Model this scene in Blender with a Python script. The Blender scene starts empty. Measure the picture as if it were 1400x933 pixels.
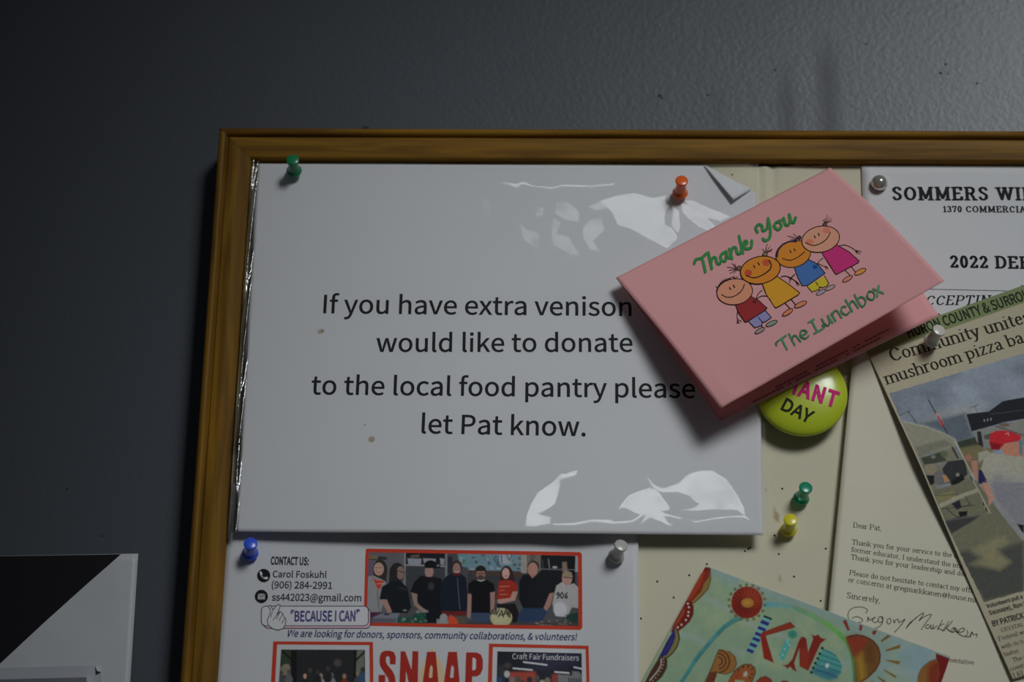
import bpy, math, os
import numpy as np
from mathutils import Vector, Matrix
from mathutils.geometry import tessellate_polygon

SC = bpy.context.scene
COL = SC.collection
# ------------------------------------------------------------------ camera
F_PX, PITCH, YAW, ROLL, DIST = 2890.36, 0.37624, -0.02039, 0.01330, 1.15323
def basis():
    f = np.array([math.sin(YAW)*math.cos(PITCH), math.cos(YAW)*math.cos(PITCH), math.sin(PITCH)])
    r = np.array([math.cos(YAW), -math.sin(YAW), 0.0]); u = np.cross(r, f)
    return r*math.cos(ROLL)+u*math.sin(ROLL), -r*math.sin(ROLL)+u*math.cos(ROLL), f
RR, UU, FF = basis()
CAM = -DIST*FF
cam = bpy.data.cameras.new('camera'); cam.sensor_width = 36.0; cam.lens = F_PX/1400*36.0
cam.clip_start = 0.01; cam.dof.use_dof = True; cam.dof.focus_distance = 1.135; cam.dof.aperture_fstop = 5.0
camo = bpy.data.objects.new('camera', cam); COL.objects.link(camo)
m = Matrix.Identity(4)
for i in range(3):
    m[i][0], m[i][1], m[i][2], m[i][3] = RR[i], UU[i], -FF[i], CAM[i]
camo.matrix_world = m
SC.camera = camo
SC.view_settings.view_transform = 'Standard'; SC.view_settings.look = 'None'
SC.view_settings.exposure = 0.0; SC.view_settings.gamma = 1.0
try: SC.view_settings.use_curve_mapping = False
except Exception: pass
# ------------------------------------------------------------------ light
w = bpy.data.worlds.new('room_ambience'); SC.world = w; w.use_nodes = True
w.node_tree.nodes['Background'].inputs[0].default_value = (0.80, 0.88, 1.0, 1)
w.node_tree.nodes['Background'].inputs[1].default_value = 0.025
def area(name, loc, target, sx, sy, power, color, spread=180):
    l = bpy.data.lights.new(name, 'AREA'); l.shape = 'RECTANGLE'; l.size = sx; l.size_y = sy
    l.energy = power; l.color = color; l.spread = math.radians(spread)
    o = bpy.data.objects.new(name, l); COL.objects.link(o); o.location = loc
    o.rotation_euler = (Vector(target)-Vector(loc)).to_track_quat('-Z', 'Y').to_euler(); return o
area('window_light', (0.633, -1.22, 0.666), (0.120, 0, -0.045), 0.66, 0.64, 0.555, (0.93, 0.97, 1.0), 24)

# ------------------------------------------------------------------ helpers
def unproj(x, y, depth=0.0):
    """a measured picture point -> the point on the plane `depth` metres in front of the board"""
    x = np.asarray(x, float); y = np.asarray(y, float)
    d = FF[None, :]+RR[None, :]*((x.ravel()-700)/F_PX)[:, None]-UU[None, :]*((y.ravel()-466.5)/F_PX)[:, None]
    dep = np.broadcast_to(np.asarray(depth, float), x.shape).ravel()
    t = (-dep-CAM[1])/d[:, 1]
    return (CAM+t[:, None]*d).reshape(x.shape+(3,))
def proj(P):
    v = P-CAM; z = v@FF
    return 700+F_PX*(v@RR)/z, 466.5-F_PX*(v@UU)/z
def lin(c):
    c = np.asarray(c, float)/255.0
    return np.where(c <= 0.04045, c/12.92, ((c+0.055)/1.055)**2.4)
def alb(c, white=(138, 141, 148)):
    """surface colour of something seen as c next to white paper seen as `white`"""
    return np.clip(lin(c)/lin(white)*0.8, 0.0, 0.95)
WP = (146, 147, 152)     # photographs
WF = (108, 110, 115)     # white of the flyer
WB = (146, 149, 155)     # white near the board's middle
WC = (163, 163, 166)     # white near the art card
rng = np.random.default_rng(7)

def hash2(ix, iy, s):
    h = np.sin(ix*127.1+iy*311.7+s*74.7)*43758.5453
    return h-np.floor(h)
def vnoise(x, y, s=0):
    ix, iy = np.floor(x), np.floor(y); fx, fy = x-ix, y-iy
    fx = fx*fx*fx*(fx*(fx*6-15)+10); fy = fy*fy*fy*(fy*(fy*6-15)+10)
    a, b, c, d = hash2(ix, iy, s), hash2(ix+1, iy, s), hash2(ix, iy+1, s), hash2(ix+1, iy+1, s)
    return (a*(1-fx)+b*fx)*(1-fy)+(c*(1-fx)+d*fx)*fy
def fbm(x, y, s=0, o=3):
    r = 0; a = 0.5
    for k in range(o): r = r+a*vnoise(x*2**k, y*2**k, s+k*9); a *= 0.5
    return r

# materials -----------------------------------------------------------
def mat(name, color=(0.8, 0.8, 0.8), rough=0.6, spec=0.3, attr=None, coat=0.0, noise=None, bump=None, trans=0.0, sheen=0, metal=0):
    M = bpy.data.materials.new(name); M.use_nodes = True; nt = M.node_tree; N = nt.nodes; L = nt.links
    p = N['Principled BSDF']
    p.inputs['Base Color'].default_value = (*[float(v) for v in color], 1)
    p.inputs['Roughness'].default_value = rough; p.inputs['Specular IOR Level'].default_value = spec
    p.inputs['Coat Weight'].default_value = coat; p.inputs['Coat Roughness'].default_value = 0.12
    p.inputs['Metallic'].default_value = metal
    p.inputs['Transmission Weight'].default_value = trans
    src = None
    if attr:
        a = N.new('ShaderNodeAttribute'); a.attribute_name = attr; src = a.outputs['Color']
        L.new(src, p.inputs['Base Color'])
    tc = N.new('ShaderNodeTexCoord')
    if noise:   # (scale, amount, (sx,sy,sz))
        mp = N.new('ShaderNodeMapping'); mp.inputs['Scale'].default_value = noise[2]
        L.new(tc.outputs['Object'], mp.inputs[0])
        n = N.new('ShaderNodeTexNoise'); n.inputs['Scale'].default_value = noise[0]; n.inputs['Detail'].default_value = 5
        L.new(mp.outputs[0], n.inputs['Vector'])
        mr = N.new('ShaderNodeMapRange'); mr.inputs[1].default_value = 0.25; mr.inputs[2].default_value = 0.75
        mr.inputs[3].default_value = 1-noise[1]; mr.inputs[4].default_value = 1+noise[1]
        L.new(n.outputs[0], mr.inputs[0])
        mx = N.new('ShaderNodeVectorMath'); mx.operation = 'SCALE'
        if src is not None: L.new(src, mx.inputs[0])
        else: mx.inputs[0].default_value = tuple(float(v) for v in color)
        L.new(mr.outputs[0], mx.inputs['Scale']); L.new(mx.outputs[0], p.inputs['Base Color'])
    if bump:    # (scale, strength, distance)
        n = N.new('ShaderNodeTexNoise'); n.inputs['Scale'].default_value = bump[0]; n.inputs['Detail'].default_value = 3
        L.new(tc.outputs['Object'], n.inputs['Vector'])
        b = N.new('ShaderNodeBump'); b.inputs['Strength'].default_value = bump[1]; b.inputs['Distance'].default_value = bump[2]
        L.new(n.outputs[0], b.inputs['Height']); L.new(b.outputs[0], p.inputs['Normal'])
    return M
def film_mat(name, rough, tint, ior=1.5, gain=1.0, bump=None):
    M = bpy.data.materials.new(name); M.use_nodes = True; nt = M.node_tree; N = nt.nodes; L = nt.links
    N.clear(); o = N.new('ShaderNodeOutputMaterial'); mx = N.new('ShaderNodeMixShader')
    t = N.new('ShaderNodeBsdfTransparent'); t.inputs[0].default_value = (*tint, 1)
    g = N.new('ShaderNodeBsdfGlossy'); g.inputs['Roughness'].default_value = rough; g.inputs['Color'].default_value = (1, 1, 1, 1)
    f = N.new('ShaderNodeFresnel'); f.inputs['IOR'].default_value = ior
    k = N.new('ShaderNodeMath'); k.operation = 'MULTIPLY'; k.inputs[1].default_value = gain; k.use_clamp = True
    L.new(f.outputs[0], k.inputs[0]); L.new(k.outputs[0], mx.inputs[0])
    L.new(t.outputs[0], mx.inputs[1]); L.new(g.outputs[0], mx.inputs[2]); L.new(mx.outputs[0], o.inputs[0])
    if bump:
        tc = N.new('ShaderNodeTexCoord'); mp = N.new('ShaderNodeMapping'); mp.inputs['Scale'].default_value = bump[3]
        n = N.new('ShaderNodeTexNoise'); n.inputs['Scale'].default_value = bump[0]; n.inputs['Detail'].default_value = 3
        b = N.new('ShaderNodeBump'); b.inputs['Strength'].default_value = bump[1]; b.inputs['Distance'].default_value = bump[2]
        L.new(tc.outputs['Object'], mp.inputs[0]); L.new(mp.outputs[0], n.inputs['Vector'])
        L.new(n.outputs[0], b.inputs['Height']); L.new(b.outputs[0], g.inputs['Normal'])
    return M

# object helpers ------------------------------------------------------
def mk(name, verts, faces, material, parent=None, smooth=False, colors=None, facecolors=None):
    me = bpy.data.meshes.new(name)
    me.from_pydata([tuple(v) for v in np.asarray(verts, float).tolist()], [], faces)
    if smooth: me.polygons.foreach_set('use_smooth', [True]*len(me.polygons))
    if material: me.materials.append(material)
    if colors is not None:
        ca = me.color_attributes.new('Col', 'FLOAT_COLOR', 'POINT')
        c4 = np.ones((len(verts), 4), np.float32); c4[:, :3] = colors; ca.data.foreach_set('color', c4.ravel())
    me.update()
    o = bpy.data.objects.new(name, me); COL.objects.link(o)
    if parent is not None: o.parent = parent; o.matrix_parent_inverse = parent.matrix_world.inverted()
    return o
def tag(o, label, cat, group=None):
    o['label'] = label; o['category'] = cat
    if group: o['group'] = group
def empty(name, loc):
    o = bpy.data.objects.new(name, None); COL.objects.link(o); o.location = loc
    o.matrix_world = Matrix.Translation(Vector(loc)); return o
def solid(o, t=0.00018):
    s = o.modifiers.new('thickness', 'SOLIDIFY'); s.thickness = t; s.offset = -1.0
def grid_faces(nx, ny):
    i = np.arange((nx-1)*(ny-1)); r, c = i//(nx-1), i % (nx-1); a = r*nx+c
    return np.stack([a, a+nx, a+nx+1, a+1], 1).tolist()
def cbox(name, x0, x1, y0, y1, z0, z1, material, parent=None):
    v = [(x, y, z) for x in (x0, x1) for y in (y0, y1) for z in (z0, z1)]
    return mk(name, v, [(0, 1, 3, 2), (4, 6, 7, 5), (0, 4, 5, 1), (2, 3, 7, 6), (0, 2, 6, 4), (1, 5, 7, 3)], material, parent)

class Sheet:
    """a piece of paper: four 3D corners (TL, TR, BR, BL), bent by disp(s, t) along its normal"""
    def __init__(self, tl, tr, br, bl, disp=None):
        self.c = [np.asarray(p, float) for p in (tl, tr, br, bl)]; self.disp = disp
        n = np.cross(self.c[3]-self.c[0], self.c[1]-self.c[0]); self.n = n/np.linalg.norm(n)
        if self.n[1] > 0: self.n = -self.n
    def S(self, s, t, eps=0.0):
        s = np.asarray(s, float); t = np.asarray(t, float); A, B, C, D = self.c
        s_, t_ = s[..., None], t[..., None]
        P = A*(1-s_)*(1-t_)+B*s_*(1-t_)+C*s_*t_+D*(1-s_)*t_
        d = (self.disp(s, t) if self.disp is not None else 0.0)+eps
        return P+self.n*np.asarray(d+0*s)[..., None]
    def px2st(self, x, y):
        x = np.asarray(x, float); y = np.asarray(y, float); s = np.full(x.shape, .5); t = np.full(x.shape, .5)
        h = 1e-3
        for _ in range(9):
            u0, v0 = proj(self.S(s, t)); us, vs = proj(self.S(s+h, t)); ut, vt = proj(self.S(s, t+h))
            a, b, c, d = (us-u0)/h, (ut-u0)/h, (vs-v0)/h, (vt-v0)/h
            det = a*d-b*c; ex, ey = x-u0, y-v0
            s = s+np.clip((d*ex-b*ey)/det, -1.5, 1.5); t = t+np.clip((-c*ex+a*ey)/det, -1.5, 1.5)
        return s, t
    def at(self, x, y, eps=0.0):
        s, t = self.px2st(x, y); return self.S(s, t, eps)
    def mesh(self, name, material, parent=None, nx=40, ny=40, clip=None, colorfn=None, smooth=True, s0=0, s1=1, t0=0, t1=1, eps=0.0):
        s, t = np.meshgrid(np.linspace(s0, s1, nx), np.linspace(t0, t1, ny)); s, t = s.ravel(), t.ravel()
        faces = grid_faces(nx, ny)
        if clip is not None: s, t, faces = clip(s, t, faces)
        P = self.S(s, t, eps); col = None
        if colorfn is not None:
            x, y = proj(P); col = colorfn(x, y)
        return mk(name, P, faces, material, parent, smooth, col)

# ---- painted pictures: primitives evaluated at the picture's own grid points
def sd_poly(x, y, pts):
    pts = np.asarray(pts, float); d = np.full(x.shape, 1e9); inside = np.zeros(x.shape, bool); n = len(pts)
    for i in range(n):
        ax, ay = pts[i]; bx, by = pts[(i+1) % n]; ex, ey = bx-ax, by-ay; wx, wy = x-ax, y-ay
        k = np.clip((wx*ex+wy*ey)/(ex*ex+ey*ey+1e-12), 0, 1); d = np.minimum(d, (wx-ex*k)**2+(wy-ey*k)**2)
        c = ((ay > y) != (by > y)); inside ^= c & (x < (bx-ax)*(y-ay)/((by-ay) if by != ay else 1e-9)+ax)
    d = np.sqrt(d); return np.where(inside, -d, d)
def sd_line(x, y, pts):
    pts = np.asarray(pts, float); d = np.full(x.shape, 1e9)
    for i in range(len(pts)-1):
        ax, ay = pts[i]; ex, ey = pts[i+1]-pts[i]; wx, wy = x-ax, y-ay
        k = np.clip((wx*ex+wy*ey)/(ex*ex+ey*ey+1e-12), 0, 1); d = np.minimum(d, (wx-ex*k)**2+(wy-ey*k)**2)
    return np.sqrt(d)
class Paint:
    def __init__(self, x, y, base, white):
        self.x, self.y, self.w = x, y, white
        self.c = np.tile(alb(base, white), (len(x), 1)); self.ox = self.oy = 0; self.k = 1; self.aa = 0.45
    def org(self, ox, oy, k): self.ox, self.oy, self.k = ox, oy, k; return self
    def P(self, pts): return [(self.ox+self.k*a, self.oy+self.k*b) for a, b in pts]
    def put(self, d, col, aa=None, op=1.0):
        aa = aa or self.aa; m_ = np.clip(0.5-d/(2*aa), 0, 1)*op
        col = col if isinstance(col, np.ndarray) else alb(col, self.w)
        self.c = self.c*(1-m_[:, None])+col*m_[:, None]
    def box(self, pts, pad=4):
        a = np.array(self.P(pts)); return None
    def sub(self, P_, pad):
        a = np.asarray(P_); return np.where((self.x > a[:, 0].min()-pad) & (self.x < a[:, 0].max()+pad) & (self.y > a[:, 1].min()-pad) & (self.y < a[:, 1].max()+pad))[0]
    def poly(self, pts, col, aa=None, op=1.0, grow=0.0):
        P_ = self.P(pts); i = self.sub(P_, 3+2*(aa or 0)+grow)
        if not len(i): return
        d = sd_poly(self.x[i], self.y[i], P_)-grow; a_ = aa or self.aa; m_ = np.clip(0.5-d/(2*a_), 0, 1)*op
        c = alb(col, self.w); self.c[i] = self.c[i]*(1-m_[:, None])+c*m_[:, None]
    def line(self, pts, wd, col, aa=None, op=1.0):
        P_ = self.P(pts); i = self.sub(P_, 3+wd+2*(aa or 0))
        if not len(i): return
        d = sd_line(self.x[i], self.y[i], P_)-wd/2; a_ = aa or self.aa; m_ = np.clip(0.5-d/(2*a_), 0, 1)*op
        c = alb(col, self.w); self.c[i] = self.c[i]*(1-m_[:, None])+c*m_[:, None]
    def ell(self, cx, cy, rx, ry, col, rot=0, aa=None, op=1.0):
        a = np.linspace(0, 2*math.pi, 20, endpoint=False); r = math.radians(rot)
        p = [(cx+rx*math.cos(k)*math.cos(r)-ry*math.sin(k)*math.sin(r), cy+rx*math.cos(k)*math.sin(r)+ry*math.sin(k)*math.cos(r)) for k in a]
        self.poly(p, col, aa, op)
    def grain(self, amp, sc, seed=0):
        n = fbm(self.x*sc, self.y*sc, seed, 3)-0.44; self.c = np.clip(self.c*(1+amp*n[:, None]), 0, 1)

# ---- vector print (ink) ----------------------------------------------
INK = mat('printing_ink', rough=0.6, spec=0.12, attr='Col')
def hull(pts):
    pts = sorted(set((round(a, 5), round(b, 5)) for a, b in pts))
    def half(ps):
        o = []
        for p in ps:
            while len(o) > 1 and (o[-1][0]-o[-2][0])*(p[1]-o[-2][1])-(o[-1][1]-o[-2][1])*(p[0]-o[-2][0]) <= 0: o.pop()
            o.append(p)
        return o
    a, b = half(pts), half(pts[::-1]); return a[:-1]+b[:-1]
def nib_polys(pts, ax, ay, n=10, rot=0.0):
    e = [(ax*math.cos(k*2*math.pi/n), ay*math.sin(k*2*math.pi/n)) for k in range(n)]
    out = []
    for i in range(max(1, len(pts)-1)):
        q = pts[i:i+2]; out.append(hull([(p[0]+d[0], p[1]+d[1]) for p in q for d in e]))
    return out
def smooth_pts(pts, n=5):
    if len(pts) < 3: return pts
    p = np.array([pts[0]]+list(pts)+[pts[-1]], float); o = []
    for i in range(1, len(p)-2):
        for k in range(n):
            t = k/n; o.append(tuple(0.5*((2*p[i])+(-p[i-1]+p[i+1])*t+(2*p[i-1]-5*p[i]+4*p[i+1]-p[i+2])*t*t+(-p[i-1]+3*p[i]-3*p[i+1]+p[i+2])*t**3)))
    o.append(tuple(p[-2])); return o
class Print:
    """flat print on one sheet, collected as polygons measured in the picture, laid on the sheet's surface"""
    def __init__(self, sheet, white=WB, base=0.00006):
        self.sh, self.w, self.v, self.f, self.c, self.L = sheet, white, [], [], [], base; self.ox = self.oy = 0; self.k = 1
    def org(self, ox, oy, k): self.ox, self.oy, self.k = ox, oy, k; return self
    def P(self, pts): return [(self.ox+self.k*a, self.oy+self.k*b) for a, b in pts]
    def up(self): self.L += 0.0000022
    def raw(self, P_, col):
        b = len(self.v); self.v += [(x, y, self.L) for x, y in P_]; self.f.append(list(range(b, b+len(P_)))); self.c += [col]*len(P_)
    def poly(self, pts, col):
        P_ = self.P(pts); col = alb(col, self.w); self.up(); b = len(self.v)
        tri = tessellate_polygon([[Vector((x, y, 0)) for x, y in P_]])
        self.v += [(x, y, self.L) for x, y in P_]; self.c += [col]*len(P_)
        self.f += [[b+i for i in t] for t in tri]
    def line(self, pts, wd, col, sm=True):
        P_ = self.P(pts); P_ = smooth_pts(P_) if sm else P_; col = alb(col, self.w); self.up()
        for h in nib_polys(P_, wd/2, wd/2, 8): self.raw(h, col)
    def ell(self, cx, cy, rx, ry, col, rot=0, outline=None, ow=1.2, n=28):
        r = math.radians(rot)
        p = [(cx+rx*math.cos(k)*math.cos(r)-ry*math.sin(k)*math.sin(r), cy+rx*math.cos(k)*math.sin(r)+ry*math.sin(k)*math.cos(r)) for k in np.linspace(0, 2*math.pi, n, endpoint=False)]
        if col is not None: self.poly(p, col)
        if outline is not None: self.line(p+[p[0]], ow, outline, sm=False)
    def split(self, f, lim=11.0):
        st = [f]; out = []
        while st:
            g = st.pop(); P_ = [self.v[i] for i in g]
            if max(max(p[0] for p in P_)-min(p[0] for p in P_), max(p[1] for p in P_)-min(p[1] for p in P_)) < lim: out.append(g); continue
            if len(g) > 3: st += [[g[0], g[i], g[i+1]] for i in range(1, len(g)-1)]; continue
            e = [math.dist(P_[i][:2], P_[(i+1) % 3][:2]) for i in range(3)]; k = e.index(max(e)); a, b, c = g[k], g[(k+1) % 3], g[(k+2) % 3]
            m_ = len(self.v); self.v.append(tuple((np.array(self.v[a])+np.array(self.v[b]))/2)); self.c.append(self.c[a]); st += [[a, m_, c], [m_, b, c]]
        return out
    def build(self, name, parent, material=None):
        self.f = [g for f in self.f for g in self.split(f)]
        v = np.array(self.v); s, t = self.sh.px2st(v[:, 0], v[:, 1])
        P3 = self.sh.S(s, t)+self.sh.n*v[:, 2][:, None]
        # face the ink outwards
        fs = []
        for f in self.f:
            a, b, c = P3[f[0]], P3[f[1]], P3[f[2]]
            fs.append(f if np.dot(np.cross(b-a, c-a), self.sh.n) > 0 else f[::-1])
        return mk(name, P3, fs, material or INK, parent, False, np.array(self.c))

# ---- fonts: Blender's own, with its built-in face as the fall-back
FONT = {}
def font(key):
    if key in FONT: return FONT[key]
    f = None
    try:
        d = bpy.utils.system_resource('DATAFILES', path='fonts')
        f = bpy.data.fonts.load(os.path.join(d, {'calibri': 'Noto Sans CJK Regular.woff2', 'sans': 'Noto Sans CJK Regular.woff2'}[key]))
    except Exception: f = None
    FONT[key] = f; return f
def font_mesh(body, key, offset=0.0, shear=0.0, space=1.0):
    c = bpy.data.curves.new('t', 'FONT'); f = font(key)
    if f: c.font = f
    c.body = body; c.size = 1.0; c.offset = offset; c.shear = shear; c.resolution_u = 4; c.space_character = space
    o = bpy.data.objects.new('t', c); me = bpy.data.meshes.new_from_object(o)
    v = np.array([x.co[:2] for x in me.vertices]); f = [list(p.vertices) for p in me.polygons]
    bpy.data.objects.remove(o); bpy.data.meshes.remove(me); bpy.data.curves.remove(c)
    return v, f
# serif face drawn from pen strokes
def A(cx, cy, rx, ry, a0, a1, n=8):
    return [(cx+rx*math.cos(math.radians(a0+(a1-a0)*k/n)), cy+ry*math.sin(math.radians(a0+(a1-a0)*k/n))) for k in range(n+1)]
def V(x, a, b): return [(x, a), (x, b)]
G = {  # width, strokes, serifs (x, y, left, right)
 'a': (42, [A(19, 32, 12, 12, 160, 0)+[(31, 7)]+A(37, 7, 6, 6, 180, 290, 4), A(31, 13, 23, 12, 90, 180, 5)+A(18, 13, 10, 12, 180, 290, 5)+[(31, 10)]], []),
 'b': (50, [V(10, 66, 1), A(26, 22, 16, 21, 130, -130, 10)+[(10, 8)]], [(10, 66, 8, 0)]),
 'c': (42, [A(23, 22, 15, 21, 50, 310, 10)], []),
 'd': (50, [V(38, 66, 1), A(23, 22, 15, 21, 40, 320, 10)], [(38, 66, 8, 0), (38, 1, 0, 7)]),
 'e': (42, [[(10, 25), (36, 25)]+A(23, 25, 13, 18, 0, 180, 7)+A(24, 22, 15, 21, 180, 320, 7)], []),
 'f': (30, [A(24, 55, 9, 12, 30, 180, 5)+[(15, 1)], [(5, 43), (26, 43)]], [(15, 1, 8, 9)]),
 'g': (44, [A(20, 28, 13, 14, 0, 360, 12), [(28, 39), (40, 42)], [(13, 15), (10, 9), (15, 4), (32, 2), (38, -6), (32, -15), (15, -16), (8, -9), (15, 3)]], []),
 'h': (50, [V(10, 66, 1), A(25, 29, 15, 14, 170, 0, 7)+[(40, 1)]], [(10, 66, 8, 0), (10, 1, 7, 7), (40, 1, 7, 7)]),
 'i': (26, [V(13, 43, 1), [(13, 60), (13, 61)]], [(13, 43, 8, 0), (13, 1, 8, 8)]),
 'k': (50, [V(10, 66, 1), [(38, 43), (14, 20)], [(22, 27), (42, 1)]], [(10, 66, 8, 0), (10, 1, 7, 7), (38, 43, 7, 6), (42, 1, 6, 7)]),
 'l': (26, [V(13, 66, 1)], [(13, 66, 8, 0), (13, 1, 8, 8)]),
 'm': (76, [V(10, 43, 1), A(24, 29, 14, 14, 170, 0, 7)+[(38, 1)], A(52, 29, 14, 14, 170, 0, 7)+[(66, 1)]], [(10, 43, 8, 0), (10, 1, 7, 7), (38, 1, 7, 7), (66, 1, 7, 7)]),
 'n': (50, [V(10, 43, 1), A(25, 29, 15, 14, 170, 0, 7)+[(40, 1)]], [(10, 43, 8, 0), (10, 1, 7, 7), (40, 1, 7, 7)]),
 'o': (48, [A(24, 22, 16, 21, 0, 360, 14)], []),
 'p': (50, [V(10, 43, -20), A(26, 22, 16, 21, 130, -130, 10)], [(10, 43, 8, 0), (10, -20, 7, 7)]),
 'r': (34, [V(10, 43, 1), A(24, 29, 14, 14, 170, 60, 5)], [(10, 43, 8, 0), (10, 1, 7, 8)]),
 's': (38, [[(31, 36), (26, 43), (14, 42), (9, 33), (18, 24), (29, 18), (31, 9), (24, 1), (12, 1), (7, 9)]], []),
 't': (30, [[(14, 56), (14, 8), (18, 1), (26, 4)], [(5, 43), (25, 43)]], []),
 'u': (50, [[(10, 43), (10, 14)]+A(23, 14, 13, 13, 180, 330, 6), V(38, 43, 1)], [(10, 43, 8, 0), (38, 43, 8, 0), (38, 1, 0, 7)]),
 'v': (46, [[(7, 43), (23, 2)], [(23, 2), (38, 43)]], [(7, 43, 6, 8), (38, 43, 7, 6)]),
 'w': (66, [[(7, 43), (20, 2)], [(20, 2), (33, 43)], [(33, 43), (46, 2)], [(46, 2), (59, 43)]], [(7, 43, 6, 8), (33, 43, 7, 6), (59, 43, 7, 6)]),
 'y': (46, [[(7, 43), (23, 3)], [(39, 43), (20, -10), (13, -19), (6, -17)]], [(7, 43, 6, 8), (39, 43, 7, 6)]),
 'z': (42, [[(7, 43), (34, 43)], [(34, 43), (7, 1)], [(7, 1), (35, 1)]], [(7, 38, 0, 1), (35, 6, 1, 0)]),
 'A': (66, [[(10, 1), (32, 66)], [(32, 66), (56, 1)], [(18, 23), (47, 23)]], [(10, 1, 8, 8), (56, 1, 9, 8)]),
 'B': (60, [V(13, 66, 1), [(13, 66), (34, 66)]+A(34, 51, 14, 15, 90, -90, 6)+[(13, 36)], [(34, 36)]+A(36, 18, 16, 17, 90, -90, 6)+[(13, 1)]], [(13, 66, 8, 0), (13, 1, 8, 0)]),
 'C': (62, [A(34, 33, 24, 32, 40, 320, 12)], [(52, 50, 1, 1)]),
 'D': (66, [V(13, 66, 1), [(13, 66), (30, 66)]+A(30, 33.5, 27, 32.5, 90, -90, 9)+[(13, 1)]], [(13, 66, 8, 0), (13, 1, 8, 0)]),
 'E': (58, [V(13, 66, 1), [(13, 66), (48, 66), (48, 54)], [(13, 35), (38, 35)], [(13, 1), (50, 1), (50, 14)]], [(13, 66, 8, 0), (13, 1, 8, 0)]),
 'F': (54, [V(13, 66, 1), [(13, 66), (48, 66), (48, 54)], [(13, 35), (38, 35)]], [(13, 66, 8, 0), (13, 1, 8, 9)]),
 'G': (66, [A(34, 33, 24, 32, 42, 345, 12), V(56, 28, 4)], [(56, 28, 10, 6)]),
 'I': (32, [V(16, 66, 1)], [(16, 66, 9, 9), (16, 1, 9, 9)]),
 'K': (66, [V(13, 66, 1), [(50, 66), (15, 28)], [(28, 40), (56, 1)]], [(13, 66, 8, 9), (13, 1, 8, 9), (50, 66, 8, 8), (56, 1, 8, 8)]),
 'L': (54, [V(13, 66, 1), [(13, 1), (48, 1), (48, 16)]], [(13, 66, 8, 9), (13, 1, 8, 0)]),
 'M': (82, [V(14, 66, 1), [(14, 66), (40, 8)], [(40, 8), (67, 66)], V(67, 66, 1)], [(14, 66, 8, 2), (14, 1, 8, 8), (67, 66, 2, 8), (67, 1, 9, 8)]),
 'N': (68, [V(13, 66, 1), [(13, 66), (54, 2)], V(54, 66, 1)], [(13, 66, 8, 3), (13, 1, 8, 8), (54, 66, 9, 8)]),
 'O': (68, [A(34, 33, 25, 32, 0, 360, 16)], []),
 'P': (58, [V(13, 66, 1), [(13, 66), (34, 66)]+A(34, 48.5, 17, 17.5, 90, -90, 7)+[(13, 31)]], [(13, 66, 8, 0), (13, 1, 8, 9)]),
 'R': (64, [V(13, 66, 1), [(13, 66), (34, 66)]+A(34, 50, 15, 16, 90, -90, 7)+[(13, 34)], [(34, 34), (52, 1)]], [(13, 66, 8, 0), (13, 1, 8, 8), (52, 1, 4, 9)]),
 'S': (54, [[(44, 54), (38, 64), (24, 66), (12, 60), (11, 48), (22, 38), (36, 31), (44, 22), (42, 8), (30, 1), (16, 2), (9, 13)]], []),
 'T': (60, [V(30, 66, 1), [(6, 54), (6, 66), (54, 66), (54, 54)]], [(30, 1, 10, 10)]),
 'V': (64, [[(8, 66), (32, 2)], [(32, 2), (55, 66)]], [(8, 66, 8, 8), (55, 66, 8, 8)]),
 'W': (92, [[(8, 66), (27, 2)], [(27, 2), (45, 66)], [(45, 66), (64, 2)], [(64, 2), (83, 66)]], [(8, 66, 8, 9), (83, 66, 8, 8), (45, 66, 7, 7)]),
 'Y': (62, [[(8, 66), (31, 34)], [(31, 34), (54, 66)], V(31, 34, 1)], [(8, 66, 8, 8), (54, 66, 8, 8), (31, 1, 10, 10)]),
 '0': (48, [A(24, 33, 15, 32, 0, 360, 14)], []),
 '1': (36, [[(8, 54), (19, 64), (19, 1)]], [(19, 1, 10, 10)]),
 '2': (48, [A(23, 48, 15, 17, 170, -20, 8)+[(8, 3)], [(8, 2), (40, 2), (40, 12)]], []),
 '3': (46, [A(21, 50, 14, 15, 160, -80, 8), A(21, 18, 17, 17, 85, -160, 9)], []),
 '6': (48, [A(26, 33, 18, 32, 60, 180, 7), A(24, 20, 15, 19, 0, 360, 12)], []),
 '7': (46, [[(7, 52), (7, 65), (40, 65)], [(40, 65), (20, 1)]], []),
 '9': (48, [A(22, 33, 18, 32, 0, -120, 7), A(24, 46, 15, 19, 0, 360, 12)], []),
 ',': (22, [[(11, 3), (11, 1), (7, -9)]], []), '.': (22, [[(11, 3), (11, 2)]], []),
 '@': (78, [A(38, 26, 13, 15, 0, 360, 10), [(52, 42), (50, 14), (60, 12), (68, 28)]+A(40, 27, 28, 30, 0, 300, 12)], []),
 ' ': (24, [], []),
}
def serif_polys(body, thick=6.0, thin=2.2, sf=1.0, sw=1.8, shear=0.0, track=0.0, cap_serif=True):
    """-> list of convex polygons in em/100 units"""
    out = []; x = 0
    for ch in body:
        wd, st, se = G.get(ch, G['o'])
        up = ch.isupper() or ch.isdigit()
        t = thick*(1.15 if up else 1.0)
        for s in st:
            for h in nib_polys(s, t/2, thin/2, 8): out.append([(x+a+b*shear, b) for a, b in h])
        for (sx, sy, l, r) in se:
            l *= sf; r *= sf; y0 = sy-(1 if sy < 10 else 0)
            out.append([(x+a+b*shear, b) for a, b in ((sx-l-t/2*(l > 0), y0-sw/2), (sx+r+t/2*(r > 0), y0-sw/2), (sx+r+t/2*(r > 0), y0+sw/2), (sx-l-t/2*(l > 0), y0+sw/2))])
        x += wd+track
    return out
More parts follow.
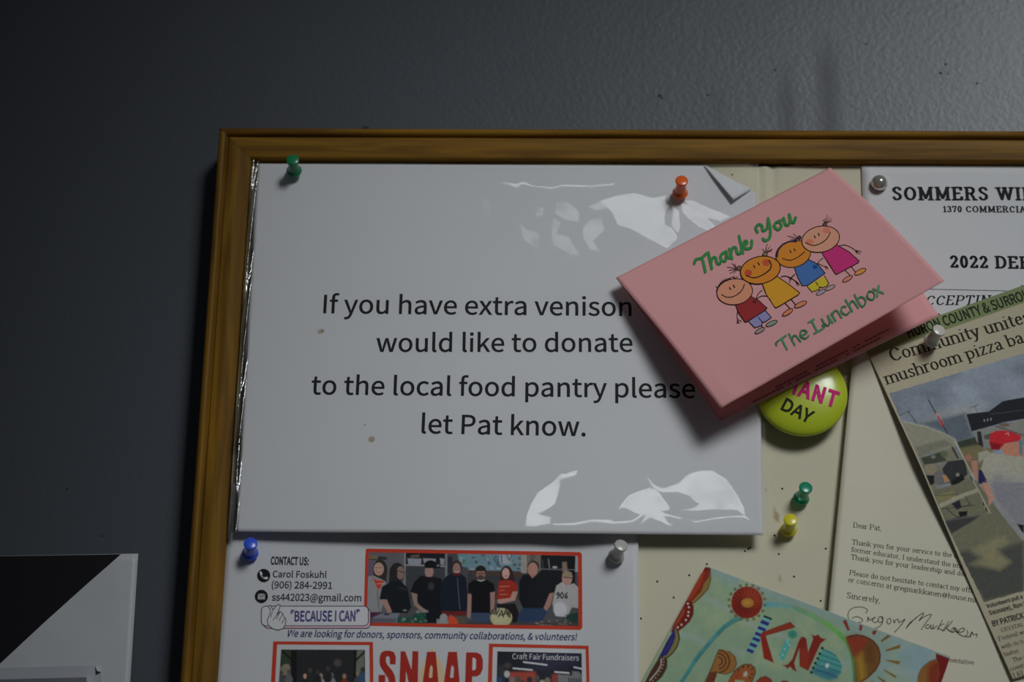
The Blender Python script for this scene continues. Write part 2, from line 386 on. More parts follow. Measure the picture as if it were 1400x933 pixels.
def text(pr, body, p0, p1, col, key='sans', hs=1.0, offset=0.0, shear=0.0, serif=None, space=1.0, origin=None):
    """lay a line of text with its ink running from picture point p0 to p1 on the sheet"""
    sh = pr.sh; (ax, ay), (bx, by) = p0, p1
    q = sh.at(np.array([ax, bx]), np.array([ay, by])); e = q[1]-q[0]; Lw = np.linalg.norm(e); e = e/Lw
    up_ = np.cross(e, sh.n); up_ = up_ if up_[2] > 0 else -up_
    if serif is not None:
        P_ = serif_polys(body, **serif); xs = [a for h in P_ for a, b in h]; x0, x1 = min(xs), max(xs)
        V_ = np.array([p for h in P_ for p in h]); F_ = []; b = 0
        for h in P_: F_.append(list(range(b, b+len(h)))); b += len(h)
    else:
        V_, F_ = font_mesh(body, key, offset, shear, space); x0, x1 = V_[:, 0].min(), V_[:, 0].max()
    k = Lw/(x1-x0)
    P3 = q[0]+e*((V_[:, 0]-x0)*k)[:, None]+up_*(V_[:, 1]*k*hs)[:, None]
    X, Y = proj(P3); c = alb(col, pr.w); pr.up(); b = len(pr.v)
    pr.v += [(float(i), float(j), pr.L) for i, j in zip(X, Y)]; pr.c += [c]*len(X); pr.f += [[b+i for i in f] for f in F_]
TIMES = dict(thick=8.6, thin=4.2, sw=3.0)
SLAB = dict(thick=15.5, thin=10.5, sw=9, sf=0.85, track=9)
CENT = dict(thick=10.5, thin=4.6, sw=3.4)

# ------------------------------------------------------------------ wall
WALLY = 0.024
wallm = mat('grey_blue_wall_paint', (0.092, 0.101, 0.116), rough=0.36, spec=0.40, noise=(3, 0.06, (1, 1, 1)))
nt = wallm.node_tree
tc = nt.nodes.new('ShaderNodeTexCoord')
n1 = nt.nodes.new('ShaderNodeTexNoise'); n1.inputs['Scale'].default_value = 360; n1.inputs['Detail'].default_value = 4
n2 = nt.nodes.new('ShaderNodeTexNoise'); n2.inputs['Scale'].default_value = 14; n2.inputs['Detail'].default_value = 2
for n in (n1, n2): nt.links.new(tc.outputs['Object'], n.inputs['Vector'])
ad = nt.nodes.new('ShaderNodeMath'); ad.operation = 'MULTIPLY_ADD'; ad.inputs[1].default_value = 2.0
nt.links.new(n2.outputs[0], ad.inputs[0]); nt.links.new(n1.outputs[0], ad.inputs[2])
bp = nt.nodes.new('ShaderNodeBump'); bp.inputs['Strength'].default_value = 0.22; bp.inputs['Distance'].default_value = 0.0006
nt.links.new(ad.outputs[0], bp.inputs['Height']); nt.links.new(bp.outputs[0], nt.nodes['Principled BSDF'].inputs['Normal'])
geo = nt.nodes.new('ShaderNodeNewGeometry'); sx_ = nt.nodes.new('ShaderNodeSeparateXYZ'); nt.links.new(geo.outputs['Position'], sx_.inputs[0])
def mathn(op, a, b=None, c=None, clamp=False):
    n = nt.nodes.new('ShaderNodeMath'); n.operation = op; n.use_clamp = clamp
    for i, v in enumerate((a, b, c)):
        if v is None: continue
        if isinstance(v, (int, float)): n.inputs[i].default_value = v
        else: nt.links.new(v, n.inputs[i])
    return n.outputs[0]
acc = None  # soft vertical shading above the frame, painted into the wall's colour and roughness
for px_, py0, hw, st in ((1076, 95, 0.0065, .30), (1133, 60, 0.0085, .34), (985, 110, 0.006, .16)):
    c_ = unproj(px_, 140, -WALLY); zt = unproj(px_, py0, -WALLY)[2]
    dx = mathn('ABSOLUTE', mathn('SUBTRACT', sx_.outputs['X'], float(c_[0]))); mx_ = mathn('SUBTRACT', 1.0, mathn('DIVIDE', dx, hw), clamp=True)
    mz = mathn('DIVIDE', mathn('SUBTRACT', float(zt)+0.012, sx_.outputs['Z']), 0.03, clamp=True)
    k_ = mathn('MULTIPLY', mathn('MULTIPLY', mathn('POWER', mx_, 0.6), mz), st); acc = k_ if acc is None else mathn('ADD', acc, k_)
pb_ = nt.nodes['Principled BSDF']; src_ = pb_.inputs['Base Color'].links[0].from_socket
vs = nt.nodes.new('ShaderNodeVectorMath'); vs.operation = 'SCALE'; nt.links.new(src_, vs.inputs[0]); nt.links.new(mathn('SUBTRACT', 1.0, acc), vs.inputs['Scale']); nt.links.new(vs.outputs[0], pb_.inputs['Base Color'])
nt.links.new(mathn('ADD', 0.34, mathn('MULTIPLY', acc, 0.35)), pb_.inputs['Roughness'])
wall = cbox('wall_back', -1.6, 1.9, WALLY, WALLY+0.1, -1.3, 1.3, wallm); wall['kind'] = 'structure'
# little bumps and specks of paint on the wall
bumpv, bumpf = [], []
for (px, py, r) in [(902, 131, 3), (905, 134, 2), (968, 130, 2.2), (1286, 100, 2.5), (1293, 88, 2), (1336, 114, 2), (1296, 101, 1.5), (92, 668, 2), (140, 733, 2), (1060, 96, 2), (1184, 60, 2)]:
    c = unproj(px, py, -WALLY); b = len(bumpv); R = r*0.00042
    bumpv.append((c[0], c[1]-R*0.5, c[2]))
    for k in range(8): a = k*math.pi/4; bumpv.append((c[0]+R*math.cos(a), c[1]-0.00002, c[2]+R*math.sin(a)*0.8))
    for k in range(8): bumpf.append((b, b+1+k, b+1+(k+1) % 8))
sp = mk('paint_bump', bumpv, bumpf, mat('dried_paint', (0.06, 0.065, 0.075), rough=0.5), wall); sp['kind'] = 'stuff'

# ------------------------------------------------------------------ notice board
FD = 0.007                                 # how far the frame stands before the papers' plane
o0 = unproj(np.array([298., 246.]), np.array([175., 933.]), FD); i0 = unproj(np.array([345., 294.]), np.array([219., 933.]), FD-0.002)
X0 = o0[:, 0].mean(); X1 = i0[:, 0].mean()
Z0 = unproj(np.array([300., 1400.]), np.array([173., 177.5]), FD)[:, 2].mean(); Z1 = unproj(np.array([345., 1400.]), np.array([219., 221.5]), FD-0.002)[:, 2].mean()
board = empty('notice_board', (X0, WALLY, Z0))
tag(board, 'wood framed notice board hanging on grey wall, covered with notices and pins', 'notice board')
BX1, BZ0 = 0.62, -0.52
backm = mat('dark_board_core', (0.05, 0.042, 0.03), rough=0.9, noise=(60, .3, (1, 1, 1)))
cbox('backboard', X0+0.004, BX1-0.004, 0.0012, WALLY-0.002, BZ0+0.004, Z0-0.004, backm, board)
def wood(name, axis):
    M = bpy.data.materials.new(name); M.use_nodes = True; nt = M.node_tree; N = nt.nodes; L = nt.links; p = N['Principled BSDF']
    t = N.new('ShaderNodeTexCoord'); mp = N.new('ShaderNodeMapping')
    mp.inputs['Scale'].default_value = (4, 60, 60) if axis == 'x' else (60, 60, 4)
    L.new(t.outputs['Object'], mp.inputs[0])
    n = N.new('ShaderNodeTexNoise'); n.inputs['Scale'].default_value = 3.0; n.inputs['Detail'].default_value = 6; n.inputs['Distortion'].default_value = 0.6
    L.new(mp.outputs[0], n.inputs['Vector'])
    cr = N.new('ShaderNodeValToRGB'); cr.color_ramp.elements[0].position = 0.3; cr.color_ramp.elements[1].position = 0.72
    cr.color_ramp.elements[0].color = (0.14, 0.062, 0.008, 1); cr.color_ramp.elements[1].color = (0.34, 0.17, 0.014, 1)
    L.new(n.outputs[0], cr.inputs[0]); L.new(cr.outputs[0], p.inputs['Base Color'])
    p.inputs['Roughness'].default_value = 0.5; p.inputs['Specular IOR Level'].default_value = 0.15; p.inputs['Coat Weight'].default_value = 0.0; p.inputs['Coat Roughness'].default_value = .3
    b = N.new('ShaderNodeBump'); b.inputs['Strength'].default_value = 0.15; b.inputs['Distance'].default_value = 0.0003
    L.new(n.outputs[0], b.inputs['Height']); L.new(b.outputs[0], p.inputs['Normal']); return M
wv, wh = wood('oak_stain_upright', 'z'), wood('oak_stain_rail', 'x')
W = X1-X0
# profile: (distance in from the outer edge as a fraction of the width, height before the plane y=0)
prof = [(0, -WALLY+0.001), (0, FD-0.0035), (0.02, FD-0.0012), (0.07, FD-0.0001), (0.14, FD+0.0004), (0.21, FD-0.0001), (0.255, FD-0.0012), (0.275, FD-0.0026), (0.30, FD-0.0020), (0.33, FD-0.0014), (0.6, FD-0.0011), (0.94, FD-0.0018), (0.985, FD-0.0024), (1.0, FD-0.0036), (1.0, -0.001), (1.0, -0.006)]
def frame_side(name, a, b, inw, m_, label=None):
    """a, b: outer corners (x,z); inw: unit inward directions at each end (mitred)"""
    v = []
    for (cx, cz), (ix, iz) in zip((a, b), inw):
        for (d, h) in prof: v.append((cx+ix*d*W, -h, cz+iz*d*W))
    n = len(prof); f = [(i, i+1, n+i+1, n+i) for i in range(n-1)]+[tuple(range(n)), tuple(range(n, 2*n))[::-1], (0, n, 2*n-1, n-1)]
    o = mk(name, v, f, m_, board)
    bm_ = o.modifiers.new('soft', 'BEVEL'); bm_.width = 0.0002; bm_.segments = 1
    return o
frame_side('frame_stile', (X0, BZ0), (X0, Z0), ((1, 1), (1, -1)), wv)
frame_side('frame_rail', (X0, Z0), (BX1, Z0), ((1, -1), (-1, -1)), wh)
frame_side('frame_stile', (BX1, Z0), (BX1, BZ0), ((-1, -1), (-1, 1)), wv)
frame_side('frame_rail', (BX1, BZ0), (X0, BZ0), ((-1, 1), (1, 1)), wh)
# hanger behind the top rail
hg = unproj(499, 173, -0.004)
hv, hf = [], []
for j, yy in enumerate((-0.003, 0.006)):
    for k in range(13):
        a = math.pi*k/12; hv.append((hg[0]+0.0045*math.cos(a), WALLY-0.016+j*0.008, Z0-0.001+0.0095*math.sin(a)))
hf = [(k, k+1, 14+k, 13+k) for k in range(12)]+[tuple(range(13)), tuple(range(13, 26))[::-1], (0, 13, 25, 12)]
mk('hanger_plate', hv, hf, mat('dark_steel', (0.018, 0.012, 0.013), rough=0.4, spec=0.5), board)

# cream backing paper stapled over the board ----------------------------
creamm = mat('cream_backing_paper', alb((138, 137, 124)), rough=0.6, spec=0.3, attr='Col', noise=(7, 0.05, (1, 1, 1)))
cA = unproj(320, 223, 0); cx0, cx1 = X1-0.002, BX1-W+0.002
def cream_disp(s, t):
    x = cx0+(cx1-cx0)*s
    xr = unproj(1046, 240, 0)[0]
    return 0.0009*np.exp(-((x-xr)/0.0022)**2)*np.exp(-t*18)-0.0007*np.exp(-((x-xr-0.0045)/0.002)**2)*np.exp(-t*18)+0.0005*np.sin(x*60)*np.exp(-t*6)
ztop = unproj(1100, 226, 0)[2]
cream = Sheet((cx0, 0, ztop), (cx1, 0, ztop), (cx1, 0, BZ0+W), (cx0, 0, BZ0+W), cream_disp)
def cream_col(x, y):
    p = Paint(x, y, (143, 141, 127), WB)
    for (a, b, rx, ry, c) in [(1062.5, 706.9, 4, 6.5, (108, 95, 68)), (1066, 792.5, 3, 5, (118, 112, 90)), (1046, 671, 1.2, 3, (96, 92, 80)), (1060, 699, 1, 4, (96, 90, 60))]:
        p.ell(a, b, rx, ry, c, aa=0.8, op=0.8)
    p.c = p.c*(1+0.05*(fbm(x*0.02, y*0.02, 3)-0.45))[:, None]
    return p.c
def cream_clip(s, t, faces):
    x = cx0+(cx1-cx0)*s                     # ragged top edge
    rag = 0.0022*(fbm(x*120, x*0, 5)-0.45)+0.0014*np.sin(x*38)
    xg = unproj(1178, 226, 0)[0]; rag = rag+np.where(x > xg, 0.004, 0)*1.0
    xl = unproj(1028, 226, 0)[0]; rag = rag+np.clip((xl-x)/0.004, 0, 1)*0.004
    t2 = np.where(t < 1e-6, -rag/(ztop-(BZ0+W)), t); return s, t2, faces
co = cream.mesh('backing_paper', creamm, board, 520, 360, clip=cream_clip, colorfn=cream_col)
# pin holes in the backing paper
holes = [(1069.5, 668.6), (1059, 732.6), (1018.5, 754), (1023, 751), (1025.5, 749.5), (1064.7, 758), (1129, 750.6), (966.4, 771.8), (898.6, 795.6), (942.3, 786.9), (921, 817.4), (876.4, 846.3), (1085.6, 788.8), (1122, 822), (1001, 239), (1120, 640)]
hm_d = mat('hole_dark', (0.01, 0.009, 0.007), rough=1, spec=0); hm_r = creamm
hv, hf = [], []
for (px, py) in holes[:-1]:
    c = cream.at(np.array([px]), np.array([py]))[0]; b = len(hv); r = 0.00055
    hv.append((c[0], c[1]-0.00006, c[2]))
    for k in range(9): a = k*2*math.pi/9; hv.append((c[0]+r*math.cos(a), c[1]-0.00007, c[2]+r*math.sin(a)))
    for k in range(9): hf.append((b, b+1+k, b+1+(k+1) % 9))
ho = mk('pin_hole', hv, hf, hm_d, board); ho['kind'] = 'stuff'

def sheet_px(tl, tr, br, bl, d=(0.001, 0.001, 0.001, 0.001), disp=None):
    P_ = [unproj(p[0], p[1], k) for p, k in zip((tl, tr, br, bl), d)]; return Sheet(*P_, disp)
def paper(name, color, rough=0.55, spec=0.25, noise=0.02): return mat(name, color, rough=rough, spec=spec, noise=(12, noise, (1, 1, 1)), bump=(30, 0.12, 0.0008))

# ------------------------------------------------------------------ corporate letter behind the pink card
white1 = paper('white_letter_paper', (0.80, 0.80, 0.80))
sm = sheet_px((1178, 225), (1740, 226), (1765, 925), (1196, 925), (0.0010, 0.0010, 0.0008, 0.0008), lambda s, t: 0.0008*np.sin(s*5)*np.sin(t*6))
smo = empty('printed_letter', sm.c[0])
tag(smo, 'white letter with bold black slab capitals, held by the pearl round tack', 'letter')
so = sm.mesh('letter_page', white1, smo, 50, 50); solid(so)
pr = Print(sm, WB); K = (20, 21, 24)
text(pr, 'SOMMERS', (1220, 273.2), (1351.5, 273.4), K, serif=SLAB, hs=1.1)
text(pr, 'WIN', (1361.5, 273.3), (1416, 273.3), K, serif=SLAB, hs=1.1)
text(pr, '1370 COMMERCIAL', (1289.5, 290), (1411, 290.5), K, serif=SLAB, hs=1.05)
text(pr, '2022 DEER', (1299, 365.5), (1427, 367.5), K, serif=SLAB, hs=1.08)
text(pr, 'ACCEPTING', (1249, 417.3), (1370, 416.6), K, serif=dict(thick=11, thin=6, sw=6, sf=0.8, track=6, shear=0.28))
pr.line([(1200, 394), (1376, 398)], 0.9, (60, 60, 64), sm=False)
pr.ell(1397.5, 391, 1.2, 1.2, K); pr.ell(1284, 430, 1.2, 1, K)
pr.build('printed_text', smo)

# ------------------------------------------------------------------ signed thank-you letter
lwhite = paper('cream_letter_paper', alb((149, 148, 137), WB))
def let_disp(s, t): return 0.0035*np.exp(-(s/0.10)**2)*(0.4+0.6*t)+0.0004*np.exp(-((t-0.385+0.02*s)/0.006)**2)
lt = sheet_px((1169, 452), (1600, 506), (1560, 1075), (1114, 1020), (0.003, 0.003, 0.0022, 0.0022), let_disp)
lto = empty('signed_letter', lt.c[0])
tag(lto, 'cream typed letter with a handwritten black signature, partly under the green art card', 'letter')
so = lt.mesh('letter_page', lwhite, lto, 60, 60); solid(so)
pr = Print(lt, WB); K = (16, 17, 15)
T = lambda b, p0, p1: text(pr, b, p0, p1, K, serif=TIMES)
T('Dear Pat,', (1166, 721.5), (1204.5, 726))
T('Thank you for your service to the co', (1164.5, 744.5), (1313, 764))
T('former educator, I understand the imp', (1163.6, 754.5), (1317.5, 778))
T('Thank you for your leadership and ded', (1163, 765), (1323, 789))
T('Please do not hesitate to contact my office', (1160.8, 786.5), (1338, 812))
T('or concerns at gregmarkkanen@house.mi.gov', (1159.5, 796), (1352, 827))
T('Sincerely,', (1157.6, 818), (1203, 825))
T('Representative', (1275, 902.5), (1331.6, 909.6))
pr.org(1140, 820, .1214)
for s_ in [[(170, 220), (158, 180), (180, 120), (240, 90), (310, 86), (365, 105), (378, 130), (360, 150)], [(205, 210), (260, 195), (310, 215), (325, 240), (300, 258), (268, 262)],
           [(378, 250), (385, 200), (400, 235), (425, 215)], [(425, 240), (450, 215), (470, 200), (440, 215), (435, 245), (470, 262), (500, 240)], [(540, 195), (510, 200), (500, 240), (530, 262), (556, 220), (540, 195), (550, 250), (530, 290), (480, 325), (432, 328)],
           [(632, 212), (605, 225), (600, 260), (622, 278), (645, 250), (632, 212)], [(672, 225), (680, 265), (700, 230), (725, 225), (735, 262), (800, 222)], [(760, 285), (800, 228), (740, 310), (680, 372)],
           [(812, 328), (860, 260), (935, 205)], [(812, 328), (900, 230), (990, 160), (1010, 165), (960, 240), (1000, 205), (1080, 170), (1095, 185), (1040, 260), (985, 340)],
           [(1075, 285), (1045, 290), (1035, 320), (1065, 325), (1095, 290), (1090, 330), (1110, 325)], [(1120, 285), (1118, 335), (1150, 305), (1165, 300)], [(1222, 235), (1165, 345)], [(1240, 275), (1175, 315), (1225, 350)],
           [(1295, 245), (1225, 360)], [(1335, 245), (1240, 355), (1300, 285), (1270, 320), (1300, 350)], [(1375, 325), (1345, 320), (1320, 355), (1345, 372), (1385, 335), (1385, 375), (1410, 370)]]:
    pr.line(s_, 1.0, (14, 14, 14))
pr.org(1130, 640, .314)
for s_ in [[(530, 708), (548, 716), (556, 700), (565, 715)], [(562, 712), (585, 716), (600, 708), (595, 698), (578, 706), (575, 722), (600, 735), (615, 722), (612, 708)], [(600, 735), (622, 735), (632, 715)], [(626, 738), (634, 716), (640, 728), (655, 724), (652, 738)]]:
    pr.line(s_, 1.0, (14, 14, 14))
pr.build('printed_text', lto)

# ------------------------------------------------------------------ flyer below the laminated notice
flm = paper('white_flyer_paper', (0.78, 0.78, 0.79), rough=0.5, spec=0.2)
def fl_disp(s, t): return 0.004*np.exp(-((1-s)/0.10)**2)*np.clip(0.5+t, 0, 1)-0.0012*np.exp(-((s-0.83)/0.06)**2)+0.0015*np.exp(-(s/0.12)**2)+0.0004*np.sin(s*11)
fl = sheet_px((317, 662), (872, 672), (877, 1380), (262, 1372), (0.0012, 0.0012, 0.0015, 0.0015), fl_disp)
flo = empty('community_flyer', fl.c[0])
tag(flo, 'white flyer with a red-bordered group photograph, blue tack and white pin at its top', 'flyer')
so = fl.mesh('flyer_page', flm, flo, 70, 60); solid(so)
PICM = mat('photo_print', rough=0.6, spec=0.12, attr='Col')

def picture(name, sheet, corners, nx, ny, fn, parent, eps=0.00006):
    c = np.array(corners, float); s, t = np.meshgrid(np.linspace(0, 1, nx), np.linspace(0, 1, ny)); s, t = s.ravel()[:, None], t.ravel()[:, None]
    P_ = c[0]*(1-s)*(1-t)+c[1]*s*(1-t)+c[2]*s*t+c[3]*(1-s)*t
    P3 = sheet.at(P_[:, 0], P_[:, 1], eps); col = fn(P_[:, 0], P_[:, 1])
    return mk(name, P3, grid_faces(nx, ny), PICM, parent, True, col)

def group_photo(x, y):
    p = Paint(x, y, (58, 58, 62), WP); p.aa = 0.5
    p.org(490, 745, .134)
    p.poly([(80, 60), (470, 60), (470, 700), (80, 700)], (74, 73, 80), aa=2)
    p.poly([(90, 110), (200, 110), (200, 150), (90, 150)], (92, 76, 62)); p.poly([(200, 120), (290, 125), (290, 155), (200, 155)], (36, 40, 38)); p.line([(90, 152), (215, 155)], 1, (30, 28, 32))
    p.poly([(90, 165), (150, 165), (140, 320), (90, 320)], (72, 68, 86), aa=1)
    p.poly([(465, 60), (485, 60), (480, 430), (465, 430)], (98, 100, 106))
    p.poly([(485, 60), (885, 60), (885, 200), (485, 200)], (22, 22, 26)); p.poly([(530, 110), (620, 100), (625, 130), (540, 135)], (90, 78, 68), op=.7)
    for a, b in ((500, 645), (660, 790), (830, 880)): p.poly([(a, 140), (b, 145), (b-8, 208), (a+10, 205)], (112, 112, 122), aa=.6)
    p.line([(482, 208), (885, 222)], 1.4, (120, 122, 126)); p.poly([(485, 225), (885, 230), (885, 560), (485, 560)], (47, 49, 54))
    p.poly([(885, 60), (910, 60), (905, 330), (885, 330)], (92, 94, 100))
    p.poly([(910, 60), (1200, 60), (1200, 560), (910, 560)], (58, 56, 62)); p.poly([(910, 120), (960, 120), (960, 300), (910, 300)], (34, 34, 44))
    p.poly([(1010, 80), (1200, 85), (1200, 250), (1030, 220)], (78, 108, 116), aa=1)
    p.org(640, 745, .134)
    p.poly([(0, 80), (560, 95), (560, 270), (0, 265)], (84, 106, 118), aa=1)
    for i in range(26):
        a, b = rng.uniform(-80, 550), rng.uniform(110, 260); p.ell(a, b, rng.uniform(8, 26), rng.uniform(8, 20), [(122, 132, 142), (60, 48, 40), (96, 84, 52), (36, 44, 60)][i % 4], aa=.8, op=.75)
    p.poly([(320, 100), (440, 100), (440, 200), (320, 200)], (128, 134, 146), aa=1, op=.8)
    p.poly([(0, 262), (560, 280), (560, 330), (0, 300)], (58, 44, 40)); p.poly([(0, 300), (560, 330), (560, 560), (0, 560)], (46, 46, 50))
    p.poly([(540, 90), (600, 95), (600, 290), (540, 290)], (118, 112, 110)); p.poly([(600, 95), (740, 100), (740, 260), (600, 260)], (86, 80, 76)); p.line([(660, 105), (680, 130), (650, 160), (640, 120), (660, 105)], 1, (40, 34, 34))
    p.poly([(745, 105), (1100, 120), (1090, 420), (745, 400)], (16, 17, 21)); p.line([(745, 250), (1085, 258)], 1.2, (80, 82, 86)); p.line([(820, 150), (830, 240)], 1.4, (92, 94, 94)); p.line([(760, 160), (765, 240)], 1, (54, 58, 58))
    p.ell(885, 232, 26, 13, (120, 124, 126)); p.poly([(1095, 110), (1125, 112), (1125, 280), (1090, 280)], (112, 116, 124)); p.poly([(960, 180), (1005, 175), (1015, 280), (960, 280)], (100, 84, 76), aa=.8)
    for (a, b, c_) in ((320, 150, 'I'),): pass
    p.line([(340, 110), (342, 190)], 1.2, (34, 44, 62)); p.line([(395, 105), (420, 165), (445, 108)], 1.2, (34, 44, 62)); p.line([(305, 130), (280, 120), (265, 150), (285, 185), (305, 175), (303, 155), (290, 155)], 1.2, (34, 50, 62))
    # people, left to right
    p.org(490, 745, .134)
    p.ell(222, 260, 75, 110, (40, 33, 33)); p.poly([(150, 300), (290, 290), (285, 380), (170, 380)], (40, 33, 33)); p.ell(208, 250, 52, 66, (142, 112, 104)); p.ell(212, 278, 26, 9, (160, 130, 124)); p.line([(180, 268), (212, 290), (240, 268)], .8, (90, 56, 54)); p.line([(175, 238), (195, 236)], .9, (60, 44, 44)); p.line([(220, 236), (242, 236)], .9, (60, 44, 44))
    p.poly([(92, 330), (150, 315), (270, 370), (300, 430), (230, 690), (80, 690)], (108, 108, 112)); p.poly([(140, 325), (180, 365), (265, 370), (205, 468)], (150, 42, 26)); p.line([(190, 400), (250, 398)], 1.1, (150, 120, 110)); p.line([(190, 470), (215, 690)], 1, (70, 70, 76))
    p.ell(395, 290, 80, 105, (30, 28, 30)); p.ell(430, 290, 42, 68, (104, 84, 80)); p.poly([(320, 280), (400, 260), (390, 400), (310, 390)], (30, 28, 30)); p.line([(415, 270), (470, 285)], 1, (22, 20, 22))
    p.poly([(330, 380), (430, 370), (500, 440), (540, 640), (500, 700), (330, 700), (290, 560), (215, 560), (240, 430)], (17, 20, 24)); p.poly([(225, 565), (290, 560), (345, 690), (300, 695)], (128, 98, 92)); p.line([(420, 440), (490, 460)], 1.4, (46, 44, 46))
    p.ell(735, 205, 62, 45, (14, 14, 17)); p.poly([(700, 235), (780, 230), (840, 215), (830, 240), (760, 245)], (12, 12, 15)); p.ell(722, 275, 45, 62, (126, 100, 94)); p.poly([(670, 190), (800, 190), (800, 240), (680, 240)], (14, 14, 17))
    p.poly([(640, 315), (700, 330), (780, 330), (850, 350), (850, 800), (700, 800), (600, 560), (530, 480), (570, 380)], (14, 16, 21)); p.poly([(540, 490), (600, 505), (600, 600), (715, 690), (660, 700), (570, 620)], (116, 96, 90)); p.ell(742, 425, 32, 42, (46, 48, 48), aa=1.2, op=.8)
    p.ell(1005, 235, 52, 74, (38, 32, 34)); p.ell(1003, 250, 40, 62, (116, 90, 84)); p.line([(980, 275), (1003, 285), (1025, 275)], 1, (160, 134, 130)); p.poly([(900, 320), (960, 290), (1050, 300), (1100, 340), (1120, 560), (1100, 720), (850, 700), (830, 560), (850, 380)], (17, 22, 34)); p.line([(1010, 340), (1035, 660)], 1, (66, 70, 80)); p.poly([(960, 290), (1045, 290), (1030, 320), (975, 318)], (70, 20, 24)); p.poly([(850, 680), (1100, 680), (1100, 730), (860, 720)], (80, 26, 24))
    p.org(640, 745, .134)
    p.ell(128, 265, 55, 52, (24, 22, 24)); p.ell(128, 300, 46, 60, (118, 88, 82)); p.ell(128, 335, 34, 26, (64, 46, 44)); p.line([(90, 295), (165, 295)], 1.1, (38, 30, 32)); p.poly([(85, 240), (175, 240), (170, 270), (90, 272)], (24, 22, 24))
    p.poly([(60, 360), (120, 375), (190, 360), (260, 400), (280, 490), (225, 500), (225, 700), (35, 700), (35, 500), (0, 490), (0, 400)], (12, 12, 15)); p.line([(100, 362), (130, 373), (165, 360)], 1.2, (150, 148, 148)); p.poly([(-5, 500), (35, 510), (28, 700), (20, 760), (-10, 740)], (124, 94, 90)); p.poly([(225, 490), (275, 480), (270, 600), (255, 700), (230, 690)], (124, 94, 90)); p.poly([(40, 695), (225, 700), (210, 800), (40, 790)], (44, 56, 78), aa=.8)
    p.ell(392, 300, 62, 85, (48, 24, 26)); p.poly([(335, 260), (450, 260), (480, 390), (320, 390)], (48, 24, 26)); p.ell(385, 295, 38, 56, (152, 122, 116)); p.line([(368, 318), (385, 326), (402, 318)], .9, (120, 60, 60))
    p.poly([(320, 370), (380, 360), (440, 365), (500, 400), (505, 480), (450, 480), (440, 560), (290, 560), (300, 450)], (118, 34, 26)); p.line([(325, 430), (415, 425)], 1.4, (150, 92, 80), op=.8); p.line([(320, 470), (370, 465)], 1.2, (150, 92, 80), op=.7); p.line([(325, 510), (405, 508)], 1.4, (150, 92, 80), op=.7)
    p.poly([(455, 480), (508, 480), (480, 570), (330, 605), (300, 590), (300, 560), (430, 545)], (140, 106, 98)); p.poly([(285, 610), (480, 600), (520, 700), (500, 800), (420, 800), (300, 640)], (20, 17, 20))
    p.ell(665, 225, 60, 62, (42, 36, 36)); p.ell(660, 255, 52, 72, (132, 96, 88)); p.poly([(630, 310), (700, 310), (700, 345), (650, 350)], (124, 90, 82))
    p.poly([(560, 310), (620, 300), (655, 345), (740, 270), (820, 260), (900, 290), (950, 380), (930, 470), (850, 520), (820, 640), (640, 680), (560, 650), (520, 560), (520, 380)], (14, 15, 20)); p.poly([(555, 650), (820, 650), (760, 780), (520, 800), (500, 760)], (30, 44, 70), aa=1); p.poly([(830, 500), (875, 490), (840, 620), (800, 680), (770, 650)], (122, 92, 86))
    p.ell(1010, 345, 52, 75, (134, 104, 96)); p.poly([(960, 300), (1000, 262), (1055, 285), (1068, 335), (965, 325)], (112, 100, 84)); p.line([(975, 335), (1060, 340)], 1.2, (34, 30, 34))
    p.poly([(900, 420), (960, 380), (1000, 420), (1080, 395), (1125, 440), (1125, 650), (1060, 640), (1010, 740), (890, 730), (860, 600), (880, 500)], (128, 126, 128)); p.ell(940, 660, 70, 75, (146, 146, 154), aa=1)
    for q_ in ([(928, 515), (912, 518), (905, 502), (917, 490), (930, 502), (928, 530), (910, 550)], [(958, 490), (944, 510), (944, 532), (958, 550), (972, 532), (972, 508), (958, 490)], [(1012, 492), (995, 510), (989, 538), (1001, 551), (1013, 536), (1002, 520), (990, 530)]): p.line(q_, 1.7, (24, 24, 28))
    p.poly([(1000, 720), (1125, 690), (1125, 800), (1000, 800)], (24, 46, 42), aa=1)
    # table with gifts
    p.poly([(-10, 790), (1130, 800), (1130, 835), (-10, 830)], (52, 48, 50))
    for i in range(40): a, b = rng.uniform(690, 1050), rng.uniform(770, 825); p.ell(a, b, rng.uniform(5, 18), rng.uniform(4, 9), [(96, 88, 78), (46, 46, 54), (110, 104, 100), (60, 52, 46)][i % 4], aa=.5, op=.8)
    p.ell(338, 745, 112, 98, (138, 132, 104)); p.ell(320, 735, 80, 70, (150, 144, 116), aa=3, op=.6)
    for q in ([(265, 665), (240, 680), (262, 690), (240, 712), (228, 700)], [(268, 715), (285, 655), (290, 715), (318, 660)], [(310, 735), (345, 670), (358, 740)], [(322, 715), (352, 716)], [(362, 725), (385, 662), (410, 735)], [(372, 705), (402, 706)], [(430, 745), (405, 680), (435, 690), (425, 715)]): p.line(q, 1.6, (22, 22, 20))
    p.org(490, 745, .134)
    p.poly([(150, 740), (260, 700), (420, 700), (400, 800), (140, 800)], (92, 92, 104)); p.poly([(145, 750), (385, 755), (380, 800), (140, 800)], (70, 70, 82)); p.ell(290, 712, 34, 9, (30, 30, 36)); p.poly([(80, 690), (240, 690), (150, 740), (80, 760)], (62, 26, 54))
    p.poly([(400, 740), (540, 740), (530, 805), (395, 800)], (24, 62, 52)); p.poly([(550, 720), (680, 690), (700, 805), (550, 805)], (22, 58, 46), aa=1)
    for i in range(16): a, b = rng.uniform(440, 700), rng.uniform(660, 800); p.ell(a, b, rng.uniform(8, 22), rng.uniform(6, 16), [(112, 118, 116), (30, 70, 56), (86, 90, 92)][i % 3], aa=.6, op=.7)
